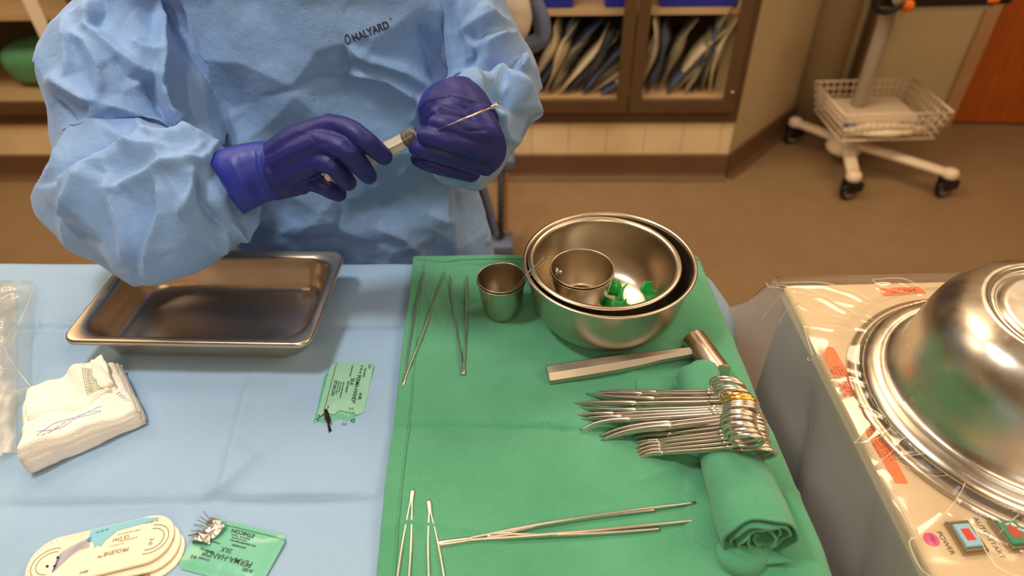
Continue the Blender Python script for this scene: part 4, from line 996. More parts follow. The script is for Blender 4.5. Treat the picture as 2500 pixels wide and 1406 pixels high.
# clear plastic cover with creases
m_film = clear_plastic('machine_film', bscale=13, bdist=.006, tint=(.99, .97, .94, 1), haze=.06, rough=.10, base=.05)
cv = thing('plastic_cover', 'clear wrinkled plastic film draped over the cream machine and down its left side', 'cover', (.71, .40, mz))
film_folds_px = [([(1895, 694), (1990, 712), (2080, 760), (2135, 782)], 3.0), ([(1900, 690), (2010, 690), (2090, 715), (2160, 752)], 2.0), ([(1880, 698), (2000, 722), (2160, 748)], 1.2), ([(1935, 730), (2010, 762), (2070, 778), (2120, 790)], 1.8), ([(1957, 787), (2040, 797), (2120, 812)], 1.6),
 ([(2128, 682), (2160, 702), (2260, 724)], 2.2), ([(2128, 682), (2205, 680), (2258, 708)], 2.2), ([(2030, 917), (2080, 925), (2180, 975), (2285, 1060)], 2.2), ([(2035, 930), (2100, 990), (2190, 1040), (2287, 1064)], 2.4), ([(2085, 1082), (2120, 1045), (2110, 1042)], 1.6), ([(2085, 1080), (2120, 1078), (2160, 1060), (2165, 1045)], 1.8), ([(2134, 1135), (2172, 1108), (2200, 1080), (2260, 1066)], 1.4), ([(2180, 1118), (2260, 1116), (2330, 1100)], 1.3), ([(2185, 1125), (2270, 1160), (2330, 1168)], 1.0), ([(2240, 1308), (2310, 1250), (2348, 1190), (2360, 1110)], 2.0), ([(2146, 1150), (2190, 1220), (2240, 1300)], 3.2), ([(2240, 1310), (2220, 1325), (2250, 1390), (2300, 1420)], 2.4), ([(2350, 1268), (2370, 1275), (2430, 1380), (2500, 1410)], 2.4), ([(2440, 1302), (2470, 1270), (2510, 1242)], 2.2), ([(2360, 1110), (2400, 1140), (2430, 1165)], 2.0), ([(2460, 1130), (2475, 1200), (2510, 1240)], 1.4)]
ff = [(np.array(W(p, mz+.01)), .0005*a_+.0005, .0022, .0016) for p, a_ in film_folds_px]
nx_, ny_ = 230, 250
G = np.zeros((ny_, nx_, 3))
X0, X1, Y0, Y1 = mx0-.006, mx1+.005, my0-.005, my1+.006
for i in range(ny_):
    y = Y0+(Y1-Y0)*i/(ny_-1); G[i, :, 1] = y; G[i, :, 0] = np.linspace(X0, X1, nx_)
gx, gy = G[..., 0].ravel(), G[..., 1].ravel()
hh_ = np.abs(fold_field(gx, gy, ff))
base_ = nz(np.c_[gx, gy, 0*gx], 14, 11, 2); base_ = .004+.0022*np.clip(base_, -.6, 1)
rad = np.hypot(gx-.601, gy-.508); ringlift = np.where((rad > .168) & (rad < .215), .010*np.clip((.215-rad)/.02, 0, 1), 0)
zz = mz+base_+hh_+ringlift
zz = np.where(rad < .176, mz+.0115, zz)
G[..., 2] = zz.reshape(ny_, nx_)
V, F = grid(G); rr_ = np.hypot(V[:, 0]-.601, V[:, 1]-.508)
F = [f for f in F if not all(rr_[k] < .160 for k in f)]
obj('top_film', (V, F), m_film, cv)
# skirt on the left and far sides
R = []
path = []
for y in np.linspace(Y0, Y1, 110): path.append((X0, y, -1, 0))
for x in np.linspace(X0, X1, 90)[1:]: path.append((x, Y1, 0, 1))
for k, (x, y, nx1, ny1) in enumerate(path):
    col = []; s = k/len(path); corner = math.exp(-((k-109)/9)**2)
    for j in range(46):
        d = .62*(j/45)**1.15
        fl = .006+.030*(d/.62)+.026*abs(math.sin(k*.11+2*math.sin(d*5)))*min(1, d*6)+.09*corner*min(1, d*5)*(1-.4*d)+.012*noise.noise(Vector((x*9, y*9, d*9)))*min(1, d*12)
        dx, dy = nx1, ny1
        if corner > .05: dx, dy = -.70, .72
        if nx1 < 0: fl = min(fl, .078+.05*corner)
        if ny1 > 0 and corner < .05: fl = .004+.01*(d/.62)
        col.append((x+dx*fl, y+dy*fl, mz+.006-d+.0*corner))
    R.append(col)
V, F = grid(R); obj('skirt', (V, F), clear_plastic('skirt_film', tint=(.95, .93, .92, 1), haze=.20, hazecol=(.85, .82, .80, 1), rough=.14, base=.06, bscale=9, bdist=.014), cv)
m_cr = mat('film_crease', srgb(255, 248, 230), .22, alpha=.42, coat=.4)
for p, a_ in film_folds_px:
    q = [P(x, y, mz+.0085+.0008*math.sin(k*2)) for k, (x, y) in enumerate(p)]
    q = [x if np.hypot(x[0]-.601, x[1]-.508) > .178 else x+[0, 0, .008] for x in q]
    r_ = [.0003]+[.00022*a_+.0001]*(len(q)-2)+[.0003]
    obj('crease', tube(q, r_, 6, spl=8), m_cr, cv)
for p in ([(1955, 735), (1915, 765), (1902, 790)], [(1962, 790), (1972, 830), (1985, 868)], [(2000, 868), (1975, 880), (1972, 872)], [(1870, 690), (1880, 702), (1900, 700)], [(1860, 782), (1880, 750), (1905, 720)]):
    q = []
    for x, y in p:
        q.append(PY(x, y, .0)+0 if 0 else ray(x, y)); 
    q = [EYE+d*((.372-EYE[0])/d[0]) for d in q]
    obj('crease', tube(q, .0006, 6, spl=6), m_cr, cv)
# ---------------------------------------------------------------- rolling monitor stand
m_white = mat('white_enamel', srgb(232, 214, 190), .35); m_blackp = mat('black_plastic', srgb(24, 22, 22), .4); m_greyp = mat('grey_hub', srgb(176, 166, 150), .4); m_or = mat('orange_knob', srgb(235, 120, 20), .4)
pc = np.array([1.485, 2.63, 0.])
t = thing('monitor_stand', 'white rolling stand with wire basket and black device, by the corner of the room', 'stand', tuple(pc))
obj('pole', tube([pc+[0, 0, .10], pc+[0, 0, .60], pc+[-.02, 0, .92]], .030, 20), m_greyp, t)
obj('pole_socket', lathe([(.001, .07), (.07, .07), (.078, .09), (.06, .13), (.042, .16), (.001, .16)], 32, pc), m_white, t)
def caster(c, ang):
    b = obj('caster', xf(lathe([(.001, -.011), (.030, -.012), (.0385, -.009), (.041, 0), (.0385, .009), (.030, .012), (.001, .011)], 28), np.array(Matrix.Translation((c[0], c[1], .041))@Matrix.Rotation(ang, 4, 'Z')@Matrix.Rotation(math.pi/2, 4, 'X'))), m_blackp, t)
    obj('wheel_cap', xf(cat_(lathe([(.001, -.0145), (.024, -.0145), (.0285, -.011), (.0285, .011), (.024, .0145), (.001, .0145)], 24)), np.array(Matrix.Translation((c[0], c[1], .041))@Matrix.Rotation(ang, 4, 'Z')@Matrix.Rotation(math.pi/2, 4, 'X'))), m_greyp, b)
    Mx = np.array(Matrix.Translation((c[0], c[1], 0))@Matrix.Rotation(ang, 4, 'Z'))
    obj('fork', xf(cat_(box(-.030, .02, .016, .024, .035, .088, .004), box(-.030, .02, -.024, -.016, .035, .088, .004), box(-.032, .022, -.024, .024, .078, .094, .004), box(.025, .060, -.014, .014, .030, .070, .006)), Mx), m_blackp, b)
for (cx, cy, an) in ((1.336, 2.835, .3), (1.405, 2.345, .25), (1.800, 2.345, .25), (1.70, 2.86, -.4)):
    c = np.array([cx, cy, 0]); caster(c, an); d = c-pc; L = np.linalg.norm(d); d /= L; sd_ = np.cross(d, [0, 0, 1])
    q = [pc+[0, 0, .115], pc+d*L*.5+[0, 0, .112], pc+d*(L-.03)+[0, 0, .108], c+[0, 0, .105]+d*.012]
    obj('leg', bar(q, [.030, .026, .025, .018], [.016, .014, .013, .011], power=3.5, n=16), m_white, t)
    obj('leg_end', lathe([(.001, .092), (.027, .092), (.031, .10), (.030, .116), (.022, .128), (.001, .130)], 20, c), m_white, t)
# wire basket
bt = thing('wire_basket', 'white wire basket fixed low on the monitor stand pole', 'basket', (1.56, 2.58, .2))
bx0, bx1, by0, by1, bz0, bz1 = 1.335, 1.765, 2.43, 2.76, .215, .335
def brect(z, f): 
    cx, cy = (bx0+bx1)/2, (by0+by1)/2; w_, d_ = (bx1-bx0)/2*f, (by1-by0)/2*f
    return [np.array([cx+sx*w_, cy+sy*d_, z]) for sx, sy in ((-1, -1), (1, -1), (1, 1), (-1, 1))]
gs = []
for z, f, r in ((bz1, 1.0, .0042), (bz1-.03, .97, .0028), (bz1-.06, .945, .0028), (bz1-.09, .915, .0028), (bz0, .89, .0042)):
    q = brect(z, f)
    for k in range(4): gs.append(tube([q[k], q[(k+1) % 4]], r, 6))
obj('rim_wires', cat_(*gs), m_white, bt)
gs = []
T1, B1 = brect(bz1, 1.0), brect(bz0, .89)
for k in range(4):
    n_ = 15 if k % 2 == 0 else 11
    for i in range(n_+1):
        u = i/n_; gs.append(tube([T1[k]*(1-u)+T1[(k+1) % 4]*u, B1[k]*(1-u)+B1[(k+1) % 4]*u], .0022, 5))
for i in range(16):
    u = i/15; gs.append(tube([B1[0]*(1-u)+B1[1]*u, B1[3]*(1-u)+B1[2]*u], .0022, 5))
obj('upright_wires', cat_(*gs), m_white, bt)
rg = np.random.default_rng(5)
pad = tag(obj('paper_stack', cat_(*[xf(box(-.15, .15, -.10, .10, .0, .010, .001), rotz(-.03+.02*k, (1.535, 2.61, .238+.011*k))) for k in range(4)]), m_white, smooth=False), 'thick stack of white papers lying in the wire basket', 'papers')
gb = []
for k in range(9):
    x = 1.40+.034*k; gb.append(xf(box(-.020, .020, -.004, .004, -.005, .012+.005*rg.random(), .002), rotz(.25*rg.standard_normal(), (x, 2.497, .245))))
tag(obj('blue_wrappers', cat_(*gb), mat('wrapper_blue', srgb(50, 80, 170), .4), smooth=False), 'row of small blue wrapped packs at the front of the paper stack in the basket', 'wrappers', kind='stuff')
V, F = sphere((0, 0, 0), 1, 26); V = np.asarray(V)*[.165, .045, .022]; V = V*(1+.2*nz(V, 25, 3)[:, None])+[1.535, 2.475, .245]
tag(obj('crumpled_wrap', (V, F), m_pouchw), 'crumpled pale wrapping at the front of the wire basket', 'wrapping')
# device on the stand
dv = thing('patient_monitor', 'black device with orange knob, cut off by the top edge of the photo', 'monitor', (1.75, 2.42, .80))
e0 = PY(2165, 20, 2.40); e1 = PY(2470, 15, 2.40)
obj('housing', box(e0[0]-.02, e1[0], 2.40, 2.60, e0[2], e0[2]+.26, .012, 3), m_blackp, dv, smooth=False)
obj('under_tray', box(e0[0]+.06, e1[0]-.05, 2.42, 2.62, e0[2]-.022, e0[2]-.0005, .006, 2), m_greyp, dv, smooth=False)
obj('bracket', tube([(1.465, 2.63, .88), (1.50, 2.58, e0[2]+.1)], .022, 12), m_blackp, dv)
k0 = PY(2222, 18, 2.37); obj('orange_knob', xf(lathe([(.001, 0), (.014, 0), (.021, .006), (.021, .018), (.016, .028), (.001, .03)], 20), frame_M(k0+[0, .03, 0], (1, 0, 0), (0, 0, 1))), m_or, dv)
k1 = PY(2425, 0, 2.40); obj('orange_button', box(k1[0]-.02, k1[0]+.02, 2.392, 2.4, k1[2]-.008, k1[2]+.012, .003), m_or, dv)
k2 = PY(2172, -2, 2.36)
obj('hose_coil', cat_(*[tube([k2+[.045*math.cos(a)*1.1, .012*k, .045*math.sin(a)] for a in np.linspace(0, 2*math.pi, 24, endpoint=False)], .009, 8, closed=True) for k in (0, 1)]), m_blackp, dv)
obj('gauge_disc', xf(lathe([(.001, 0), (.022, 0), (.024, .006), (.001, .008)], 20), frame_M(k2+[.02, -.02, .01], (1, 0, 0), (0, 0, 1))), m_greyp, dv)
# ---------------------------------------------------------------- grey-blue trolley behind the person
m_gb = mat('slate_blue_frame', srgb(104, 116, 148), .4, var=(6, srgb(94, 104, 134), .4)); m_gbd = mat('slate_dark', srgb(66, 68, 78), .5)
t = thing('transfer_trolley', 'slate blue wheeled frame with looped handle standing behind the person\'s left arm', 'trolley', (-.03, 2.0, 0))
lp = [PY(x, y, 1.9) for x, y in ((1262, -60), (1288, -40), (1303, 0), (1322, 50), (1324, 88), (1304, 106), (1276, 110), (1240, 100))]
obj('handle', tube(lp, .024, 16, spl=6), m_gb, t)
b0_, b1_ = PY(1080, 398, 2.0), PY(1257, 392, 2.0)
obj('cross_bar', box(b0_[0], b1_[0], 1.97, 2.05, b0_[2]-.02, b0_[2]+.022, .01, 3), m_gb, t)
f0_, f1_ = PY(1080, 597, 1.98), PY(1253, 590, 1.98)
obj('foot_bar', box(f0_[0], f1_[0], 1.92, 2.02, f0_[2]-.022, f0_[2]+.028, .01, 3), m_gb, t)
q0, q1 = PY(1150, 440, 2.03), PY(1205, 590, 2.0); q2, q3 = PY(1150, 395, 2.04), PY(1215, 560, 2.0)
obj('slanted_leg', bar([q0+[0, 0, .25], q0, q1], [.050, .045, .038], [.015, .015, .015], up=(0, 1, 0)), m_gbd, t)
obj('curved_brace', tube([PY(1165, 400, 1.97), PY(1180, 450, 1.96), PY(1200, 520, 1.96), PY(1215, 580, 1.96)], .010, 10, spl=5), m_gb, t)
obj('post', tube([PY(1223, 395, 1.99), PY(1222, 590, 1.97)], .011, 12), m_gbd, t)
obj('chain', cat_(*[sphere(PY(1236, y, 1.99), .009, 10) for y in range(425, 580, 13)]), mat('brass_bead', srgb(176, 130, 80), .4, metal=.4), t)
obj('rear_post', cat_(tube([(-.16, 2.06, .06), (-.16, 2.10, .95)], .018, 12), tube([(.06, 1.92, .95), (-.16, 2.10, .95)], .018, 12)), m_gb, t)
for (x, y) in ((f0_[0]+.02, 1.97), (f1_[0]-.06, 1.97), (f0_[0]+.02, 2.10)):
    obj('caster', xf(lathe([(.001, -.010), (.026, -.011), (.030, -.006), (.030, .006), (.026, .011), (.001, .010)], 20), np.array([[1, 0, 0, x], [0, 0, -1, y], [0, 1, 0, .03], [0, 0, 0, 1]])), m_blackp, t)
m_beige = mat('beige_cloth', srgb(205, 192, 176), .8, bump=[(60, .002, 'n')])
V, F = tube([PY(1215, -60, 1.84), PY(1240, 0, 1.84), PY(1250, 60, 1.84), PY(1215, 95, 1.84)], [.05, .055, .05, .03], 24, spl=8); V = V+normals(V, F)*(.006*nz(V, 14, 2))[:, None]
o = obj('rolled_blanket', (V, F), m_beige); tag(o, 'beige blanket bundle showing just behind the gown\'s left shoulder', 'blanket')
# ---------------------------------------------------------------- person in blue gown and indigo gloves
m_skin = mat('skin', srgb(190, 140, 110), .55)
m_gown = mat('gown_blue', srgb(124, 162, 214), .58, var=(6, srgb(116, 154, 208), .5), bump=[(900, .00025, 'v'), (110, .0009, 'n'), (28, .0018, 'n')], sheen=.2)
m_glove = mat('glove_indigo', srgb(30, 35, 114), .5, sss=0, var=(20, srgb(27, 30, 100), .5), bump=[(300, .00015, 'n')], spec=.45)
m_glove2 = mat('glove_blue_cuff', srgb(38, 52, 152), .46, bump=[(120, .0003, 'n')], spec=.45)
TY = .90        # the plane through the chest
def ell(c, a, b, n=40, pw=2.4):
    th = np.linspace(0, 2*np.pi, n, endpoint=False); x, y = np.cos(th), np.sin(th)
    x = np.sign(x)*abs(x)**(2/pw); y = np.sign(y)*abs(y)**(2/pw)
    return np.array([[c[0]+a*u, c[1]+b*v, c[2]] for u, v in zip(x, y)])
# body under the clothes (one continuous skin)
cxT = -.262
sh_r, el_r, wr_r = np.array([cxT-.19, 1.02, 1.42]), np.array([-.555, .83, 1.13]), np.array([-.335, .715, 1.118])
sh_l, el_l, wr_l = np.array([cxT+.145, 1.0, 1.38]), np.array([.010, .86, 1.15]), np.array([-.062, .735, 1.195])
body = fuse([rings([ell((cxT, 1.03, z), a, b) for z, a, b in ((.86, .15, .095), (.95, .16, .105), (1.05, .145, .10), (1.2, .155, .105), (1.35, .175, .105), (1.43, .15, .08), (1.47, .07, .06))]),
   tube([(cxT, 1.03, 1.44), (cxT, 1.01, 1.56)], .055, 20), tube([(cxT, 1.0, 1.57), (cxT, .985, 1.64), (cxT, .985, 1.72)], [.062, .078, .070], 24, spl=5),
   tube([(cxT, .905, 1.625), (cxT, .895, 1.60)], [.010, .014], 10),
   tube([sh_r+[.03, 0, 0], sh_r, PY(275, 140, .92), PY(240, 330, .85), PY(250, 450, .79), PY(400, 470, .72), PY(560, 440, .70), PY(660, 420, .70)], [.05, .05, .042, .036, .034, .030, .026, .024], 18, spl=4),
   tube([sh_l-[.03, 0, 0], sh_l, PY(1150, 60, .985), PY(1205, 180, .92), PY(1225, 290, .86), PY(1170, 310, .81), PY(1120, 290, .765), PY(1125, 300, .74)], [.030, .030, .030, .034, .032, .028, .026, .024], 18, spl=4),
   tube([(cxT-.085, 1.03, .90), (cxT-.09, 1.02, .48), (cxT-.09, 1.04, .10)], [.085, .055, .04], 18, spl=5), tube([(cxT+.085, 1.03, .90), (cxT+.09, 1.02, .48), (cxT+.09, 1.04, .10)], [.085, .055, .04], 18, spl=5)], .012, 6)
person = obj('person', body, m_skin, loc=(cxT, 1.03, 0)); tag(person, 'person in a light blue surgical gown and indigo gloves handling a syringe', 'person')
obj('shoe', cat_(*[tube([(cxT+s*.09, 1.07, .045), (cxT+s*.10, .97, .045), (cxT+s*.105, .86, .035)], [.045, .046, .034], 16, spl=5) for s in (-1, 1)]), mat('shoe_dark', srgb(40, 40, 46), .6), person)
obj('surgical_cap', lathe([(.001, 1.765), (.05, 1.76), (.085, 1.73), (.093, 1.68), (.088, 1.66), (.001, 1.655)], 32, (cxT, .99, 0)), mat('cap_blue', srgb(100, 150, 200), .7), person)
# gown: torso, upper arms and forearms blended into one cloth
def station(o, i, y, depth):      # outer and inner outline points of the photo, distance, half depth
    a, b = PY(o[0], o[1], y), PY(i[0], i[1], y); return (a+b)/2, (a-b)/2, depth
def sleeve(st, n=48, spl=8):
    C_, A_, D_ = zip(*[station(*s) for s in st]); q = cr_spline(np.c_[np.array(C_), np.array(A_), np.array(D_)], spl)
    c, a, dd = q[:, :3], q[:, 3:6], q[:, 6]; th = np.linspace(0, 2*np.pi, n, endpoint=False); R = []
    t = np.gradient(c, axis=0)
    for k in range(len(c)):
        v = c[k]-EYE; v /= np.linalg.norm(v); b = v-a[k]*(v@a[k])/(a[k]@a[k]); b /= np.linalg.norm(b); b = b*dd[k]
        R.append(c[k]+np.outer(np.cos(th), a[k])+np.outer(np.sin(th), b))
    return rings(R)
tz_ = [(.25, .25, .115), (.5, .24, .112), (.75, .225, .112), (.86, .206, .122), (.93, .196, .130), (1.0, .185, .125), (1.08, .180, .122), (1.16, .196, .122), (1.24, .200, .124), (1.34, .20, .125), (1.42, .19, .115), (1.48, .12, .09), (1.52, .075, .07)]
torso = rings([ell((cxT-(.012 if z < 1.15 else 0), .985, z), a+(.010 if z < 1.15 else 0), b, 72, 2.7) for z, a, b in tz_])
uparm_r = sleeve([((300, -170), (560, -150), 1.00, .07), ((215, -60), (500, -60), .97, .08), ((165, 30), (440, 30), .94, .085), ((116, 150), (470, 130), .90, .09), ((120, 250), (520, 240), .875, .085), ((138, 330), (535, 345), .85, .08), ((150, 400), (380, 420), .81, .07)])
fore_r = sleeve([((105, 440), (150, 318), .80, .03), ((118, 480), (200, 318), .79, .062), ((175, 545), (290, 322), .765, .078), ((262, 612), (355, 330), .74, .088), ((345, 652), (410, 328), .72, .090), ((440, 628), (458, 340), .705, .085), ((535, 598), (503, 352), .708, .062), ((595, 575), (530, 360), .716, .046), ((640, 530), (570, 385), .722, .030), ((650, 500), (600, 400), .724, .020)])
uparm_l = sleeve([((1130, -160), (960, -150), 1.02, .07), ((1180, -60), (1010, -60), .99, .08), ((1218, 30), (1070, 30), .96, .082), ((1250, 110), (1100, 130), .93, .085), ((1292, 185), (1130, 230), .90, .09), ((1310, 260), (1150, 330), .87, .085), ((1300, 330), (1170, 400), .85, .05)])
fore_l = sleeve([((1314, 240), (1285, 300), .87, .03), ((1288, 135), (1250, 366), .85, .07), ((1245, 170), (1200, 420), .83, .085), ((1200, 180), (1150, 452), .81, .085), ((1175, 186), (1090, 430), .785, .075), ((1130, 190), (1040, 380), .765, .058), ((1080, 205), (1005, 330), .755, .040)])
# sleeve of the left arm seen end-on: a bulging ring of cloth round the cuff
cuffc = PY(1112, 285, .775)
flap = sleeve([((1270, 330), (1205, 300), .86, .03), ((1225, 385), (1170, 300), .84, .045), ((1155, 440), (1090, 300), .82, .045), ((1110, 440), (1050, 330), .81, .03)])
GV, GF = fuse([torso, uparm_r, fore_r, uparm_l, fore_l, flap], .0029, 9, .5)
GN = normals(GV, GF)
px, py = proj(GV)
view = GV-EYE; view /= np.linalg.norm(view, axis=1)[:, None]; facing = -(GN*view).sum(1)
# folds: outlines in the photo; height m; widths in photo pixels on the two sides of the line
def isfore(p): return (p[:, 1] < .845)
gown_folds = [
 # torso
 ([(386, -20), (385, 120), (386, 210), (420, 290), (470, 350)], .014, 22, 5),
 ([(430, -20), (452, 130), (470, 240), (480, 300)], -.006, 18, 22),
 ([(480, 330), (540, 345), (640, 352)], .006, 12, 10),
 ([(840, 100), (845, 180), (835, 250)], -.004, 8, 16),
 ([(845, 110), (900, 145), (990, 170), (1040, 200), (1065, 235)], .010, 7, 22),
 ([(846, 180), (940, 195), (990, 222), (1025, 245)], .010, 6, 20),
 ([(1050, -20), (1060, 70), (1095, 130), (1105, 190)], .009, 14, 12),
 ([(1108, -20), (1114, 60), (1118, 110), (1122, 180)], -.012, 10, 8),
 ([(1130, -20), (1125, 80), (1160, 60), (1200, 40)], .006, 12, 16),
 ([(1020, 60), (1050, 130), (1062, 215)], -.006, 14, 10),
 ([(600, 350), (570, 300), (560, 270)], .004, 8, 14),
 ([(640, 240), (780, 190), (835, 195)], -.003, 12, 20),
 ([(640, 610), (700, 560), (820, 540), (850, 430)], .004, 16, 22),
 ([(840, 420), (830, 520), (810, 610)], -.0045, 10, 12),
 ([(920, 560), (990, 580), (1030, 620)], .006, 10, 14),
 ([(1045, 520), (1100, 540), (1105, 620)], .007, 12, 14),
 ([(1100, 450), (1140, 520), (1165, 600)], -.006, 12, 10),
 ([(1060, 560), (1050, 600), (1030, 630)], -.005, 8, 10),
 ([(560, 600), (640, 570), (760, 600), (900, 600), (1000, 590)], -.004, 12, 18),
 ([(900, 470), (960, 440), (1000, 400)], .003, 20, 20),
 ([(560, 560), (620, 585), (700, 600)], .004, 10, 12),
 ([(860, 300), (880, 360), (920, 420)], .003, 18, 12),
 # upper arm, left of the picture
 ([(225, -10), (222, 70), (300, 140), (345, 175), (385, 190)], .011, 10, 20),
 ([(165, 40), (165, 110), (170, 190), (245, 245), (258, 315)], .010, 9, 22),
 ([(175, 80), (215, 110), (245, 160), (255, 240)], .008, 14, 12),
 ([(320, 100), (345, 125), (385, 140)], .010, 8, 18),
 ([(255, 245), (330, 270), (390, 300), (430, 330)], .009, 9, 20),
 ([(340, 290), (350, 320), (400, 340)], .008, 8, 12),
 ([(120, 195), (150, 188), (200, 215), (250, 245)], .008, 8, 20),
 ([(128, 240), (165, 270), (200, 310)], -.007, 12, 12),
 ([(345, 190), (380, 250), (420, 325)], -.012, 10, 9),
 ([(280, 140), (310, 190), (345, 200)], -.006, 12, 12),
 ([(230, 80), (260, 30), (250, -20)], -.005, 12, 12),
 ([(390, 215), (410, 270), (450, 300)], .008, 8, 10),
 # forearm, left of the picture
 ([(105, 452), (180, 448), (232, 405), (290, 360), (330, 345)], -.013, 12, 9),
 ([(150, 318), (230, 316), (310, 338)], .007, 10, 24),
 ([(108, 452), (200, 446), (250, 405), (310, 368), (400, 362)], .012, 9, 26),
 ([(165, 540), (220, 480), (250, 420)], .010, 14, 22),
 ([(285, 430), (288, 480), (310, 560), (332, 640)], .012, 8, 22),
 ([(288, 470), (330, 440), (400, 410), (480, 395)], .009, 10, 20),
 ([(392, 430), (392, 520), (370, 590), (362, 655)], .010, 20, 9),
 ([(312, 364), (370, 330), (440, 338), (520, 350)], .008, 9, 18),
 ([(475, 400), (470, 450), (440, 530)], .009, 12, 14),
 ([(480, 420), (500, 500), (550, 560)], -.010, 12, 10),
 ([(548, 560), (540, 600), (500, 590)], .007, 10, 12),
 ([(560, 540), (590, 580), (640, 530)], .008, 9, 10),
 ([(505, 380), (490, 395), (455, 395)], .006, 6, 8), ([(530, 350), (512, 375), (508, 400)], .006, 6, 8),
 ([(410, 410), (440, 395), (500, 360)], .006, 8, 14),
 ([(130, 500), (200, 560), (270, 600)], -.004, 16, 20),
 # left arm, right of the picture
 ([(1165, 120), (1210, 95), (1275, 78)], .014, 8, 26),
 ([(1120, 183), (1150, 140), (1168, 118)], -.012, 8, 8),
 ([(1160, 187), (1210, 162), (1260, 165), (1300, 185)], -.016, 12, 12),
 ([(1275, 78), (1290, 140), (1322, 190)], .008, 12, 12),
 ([(1085, 205), (1120, 186), (1200, 185), (1265, 180), (1290, 240), (1300, 310)], .014, 9, 22),
 ([(1148, 190), (1160, 230), (1200, 280), (1226, 295)], .010, 8, 16),
 ([(1225, 235), (1265, 190)], .006, 10, 10),
 ([(1195, 235), (1225, 245), (1280, 300)], -.007, 12, 10),
 ([(1200, 260), (1230, 330), (1285, 360)], .007, 12, 12),
 ([(1010, 250), (1040, 215), (1100, 205)], .008, 6, 12),
 ([(1000, 300), (1015, 255), (1060, 222)], .006, 6, 9),
 ([(1280, 240), (1300, 280), (1325, 250)], .007, 8, 10),
 ([(1210, 410), (1250, 370), (1285, 345)], .006, 10, 12),
 ([(1140, 450), (1200, 420), (1240, 390)], .004, 10, 12),
 ([(1190, 60), (1170, 100), (1140, 80)], -.008, 10, 12),
 ([(1160, 25), (1190, 50), (1240, 60)], .007, 10, 14),
]
H_ = fold_field(px, py, [(a, b, c_, d_) for a, b, c_, d_ in gown_folds], 4.5)
w_ = np.clip(facing*2.2, 0, 1)
crum = crumple(GV, .075, .16, 4)*.0+nz(GV, 11, 21, 3); crA = crumple(GV, .085, .28, 4); crB = -crumple(GV*[1, .7, 1], .05, .16, 9); rid = 1-2*np.abs(nz(GV, 7, 33, 2)); fine = nz(GV, 34, 40, 2)
GV2 = GV+GN*((H_*w_*1.5)+.0020*crum+crA+crB*.6+.0008*fine)[:, None]
gown = obj('surgical_gown', (GV2, GF), m_gown, person, label='light blue wrinkled disposable gown')
# printed name on the chest
gb = BVHTree.FromPolygons(GV2.tolist(), GF)
def onto(G, dirv=(0, 1, 0), off=.0008):
    V, F = G; V = np.array(V)
    h = [gb.ray_cast(Vector((v[0], .5, v[2])), Vector(dirv)) for v in V]
    return np.array([[v[0], (k[0].y if k[0] else v[1])-off-(v[1]-V[:, 1].mean())*0, v[2]] for v, k in zip(V, h)]), F
Lc, Rc = PY(862, 90, .865), PY(950, 62, .865); mid = PY(905, 77, .865); xd_ = Rc-Lc; xd_[1] = 0
Mt = frame_M(mid, xd_, np.cross(xd_, [0, 1, 0])*-1); 
yy = np.cross([0, -1, 0], xd_); Mt = frame_M(mid, xd_, yy)
g = text_geo('HALYARD', .0128, Mt, 0.0, sx=.84, bold=.0004)
obj('lettering', onto(g), mat('gown_ink', srgb(44, 48, 70), .6), gown, smooth=False)
lc = PY(851, 93, .865); r_ = []
for r0, sq in ((.0062, 1), (.0044, 1)):
    r_.append([lc+np.array([r0*.62*math.cos(a), 0, r0*math.sin(a)*(1.12 if math.sin(a) > 0 else .9)]) for a in np.linspace(0, 2*math.pi, 28, endpoint=False)])
obj('emblem', onto(rings(r_, cap=False)), MATS['gown_ink'], gown, smooth=False)
g = text_geo('*', .009, frame_M(PY(953, 54, .865), xd_, yy), 0.0); obj('lettering', onto(g), MATS['gown_ink'], gown, smooth=False)
# ---- gloves
def ch(pts, spl=5, n=16):       # chain of (px, py, distance y, radius)
    return tube([PY(a, b, y) for a, b, y, r in pts], [r for *_, r in pts], n, spl=spl)
def fing(pts): 
    g = ch(pts); a = pts[-1]; b = pts[0]
    return [g, sphere(PY(a[0], a[1], a[2]), a[3], 12), sphere(PY(b[0], b[1], b[2]), b[3], 12)]
hr = []
# wrist and palm
hr.append(ch([(672, 414, .700, .0325), (690, 411, .700, .033), (705, 409, .700, .032)]))
for k, (kx, ky, y) in enumerate(((808, 308, .678), (790, 345, .664), (772, 392, .664), (750, 440, .676))):
    hr += [ch([(668, 385+22*k, .700-.006*(k in (1, 2)), .0195), (730, 345+30*k, .690-.010*(k in (1, 2)), .0195), (kx, ky, y, .0138)])]
hr.append(ch([(690, 420, .708, .024), (740, 395, .700, .024), (785, 380, .692, .018)]))
hr += fing([(805, 306, .680, .0132), (850, 315, .662, .0120), (885, 338, .650, .0114), (915, 362, .652, .0106), (938, 382, .656, .0098)])
hr += fing([(786, 345, .666, .0132), (838, 362, .646, .0122), (870, 392, .646, .0114), (890, 418, .652, .0106), (900, 430, .657, .0098)])
hr += fing([(768, 392, .666, .0128), (808, 402, .650, .0120), (832, 425, .652, .0112), (845, 442, .660, .0105), (850, 446, .666, .0098)])
hr += fing([(746, 438, .680, .0118), (785, 452, .668, .0108), (810, 466, .668, .0100), (828, 474, .674, .0092)])
hr += fing([(700, 360, .715, .016), (770, 350, .725, .0145), (840, 352, .712, .0125), (890, 362, .698, .0112), (912, 366, .692, .0105)])
V, F = fuse(hr, .0014, 5, .5); Nn = normals(V, F)
pxx, pyy = proj(V)
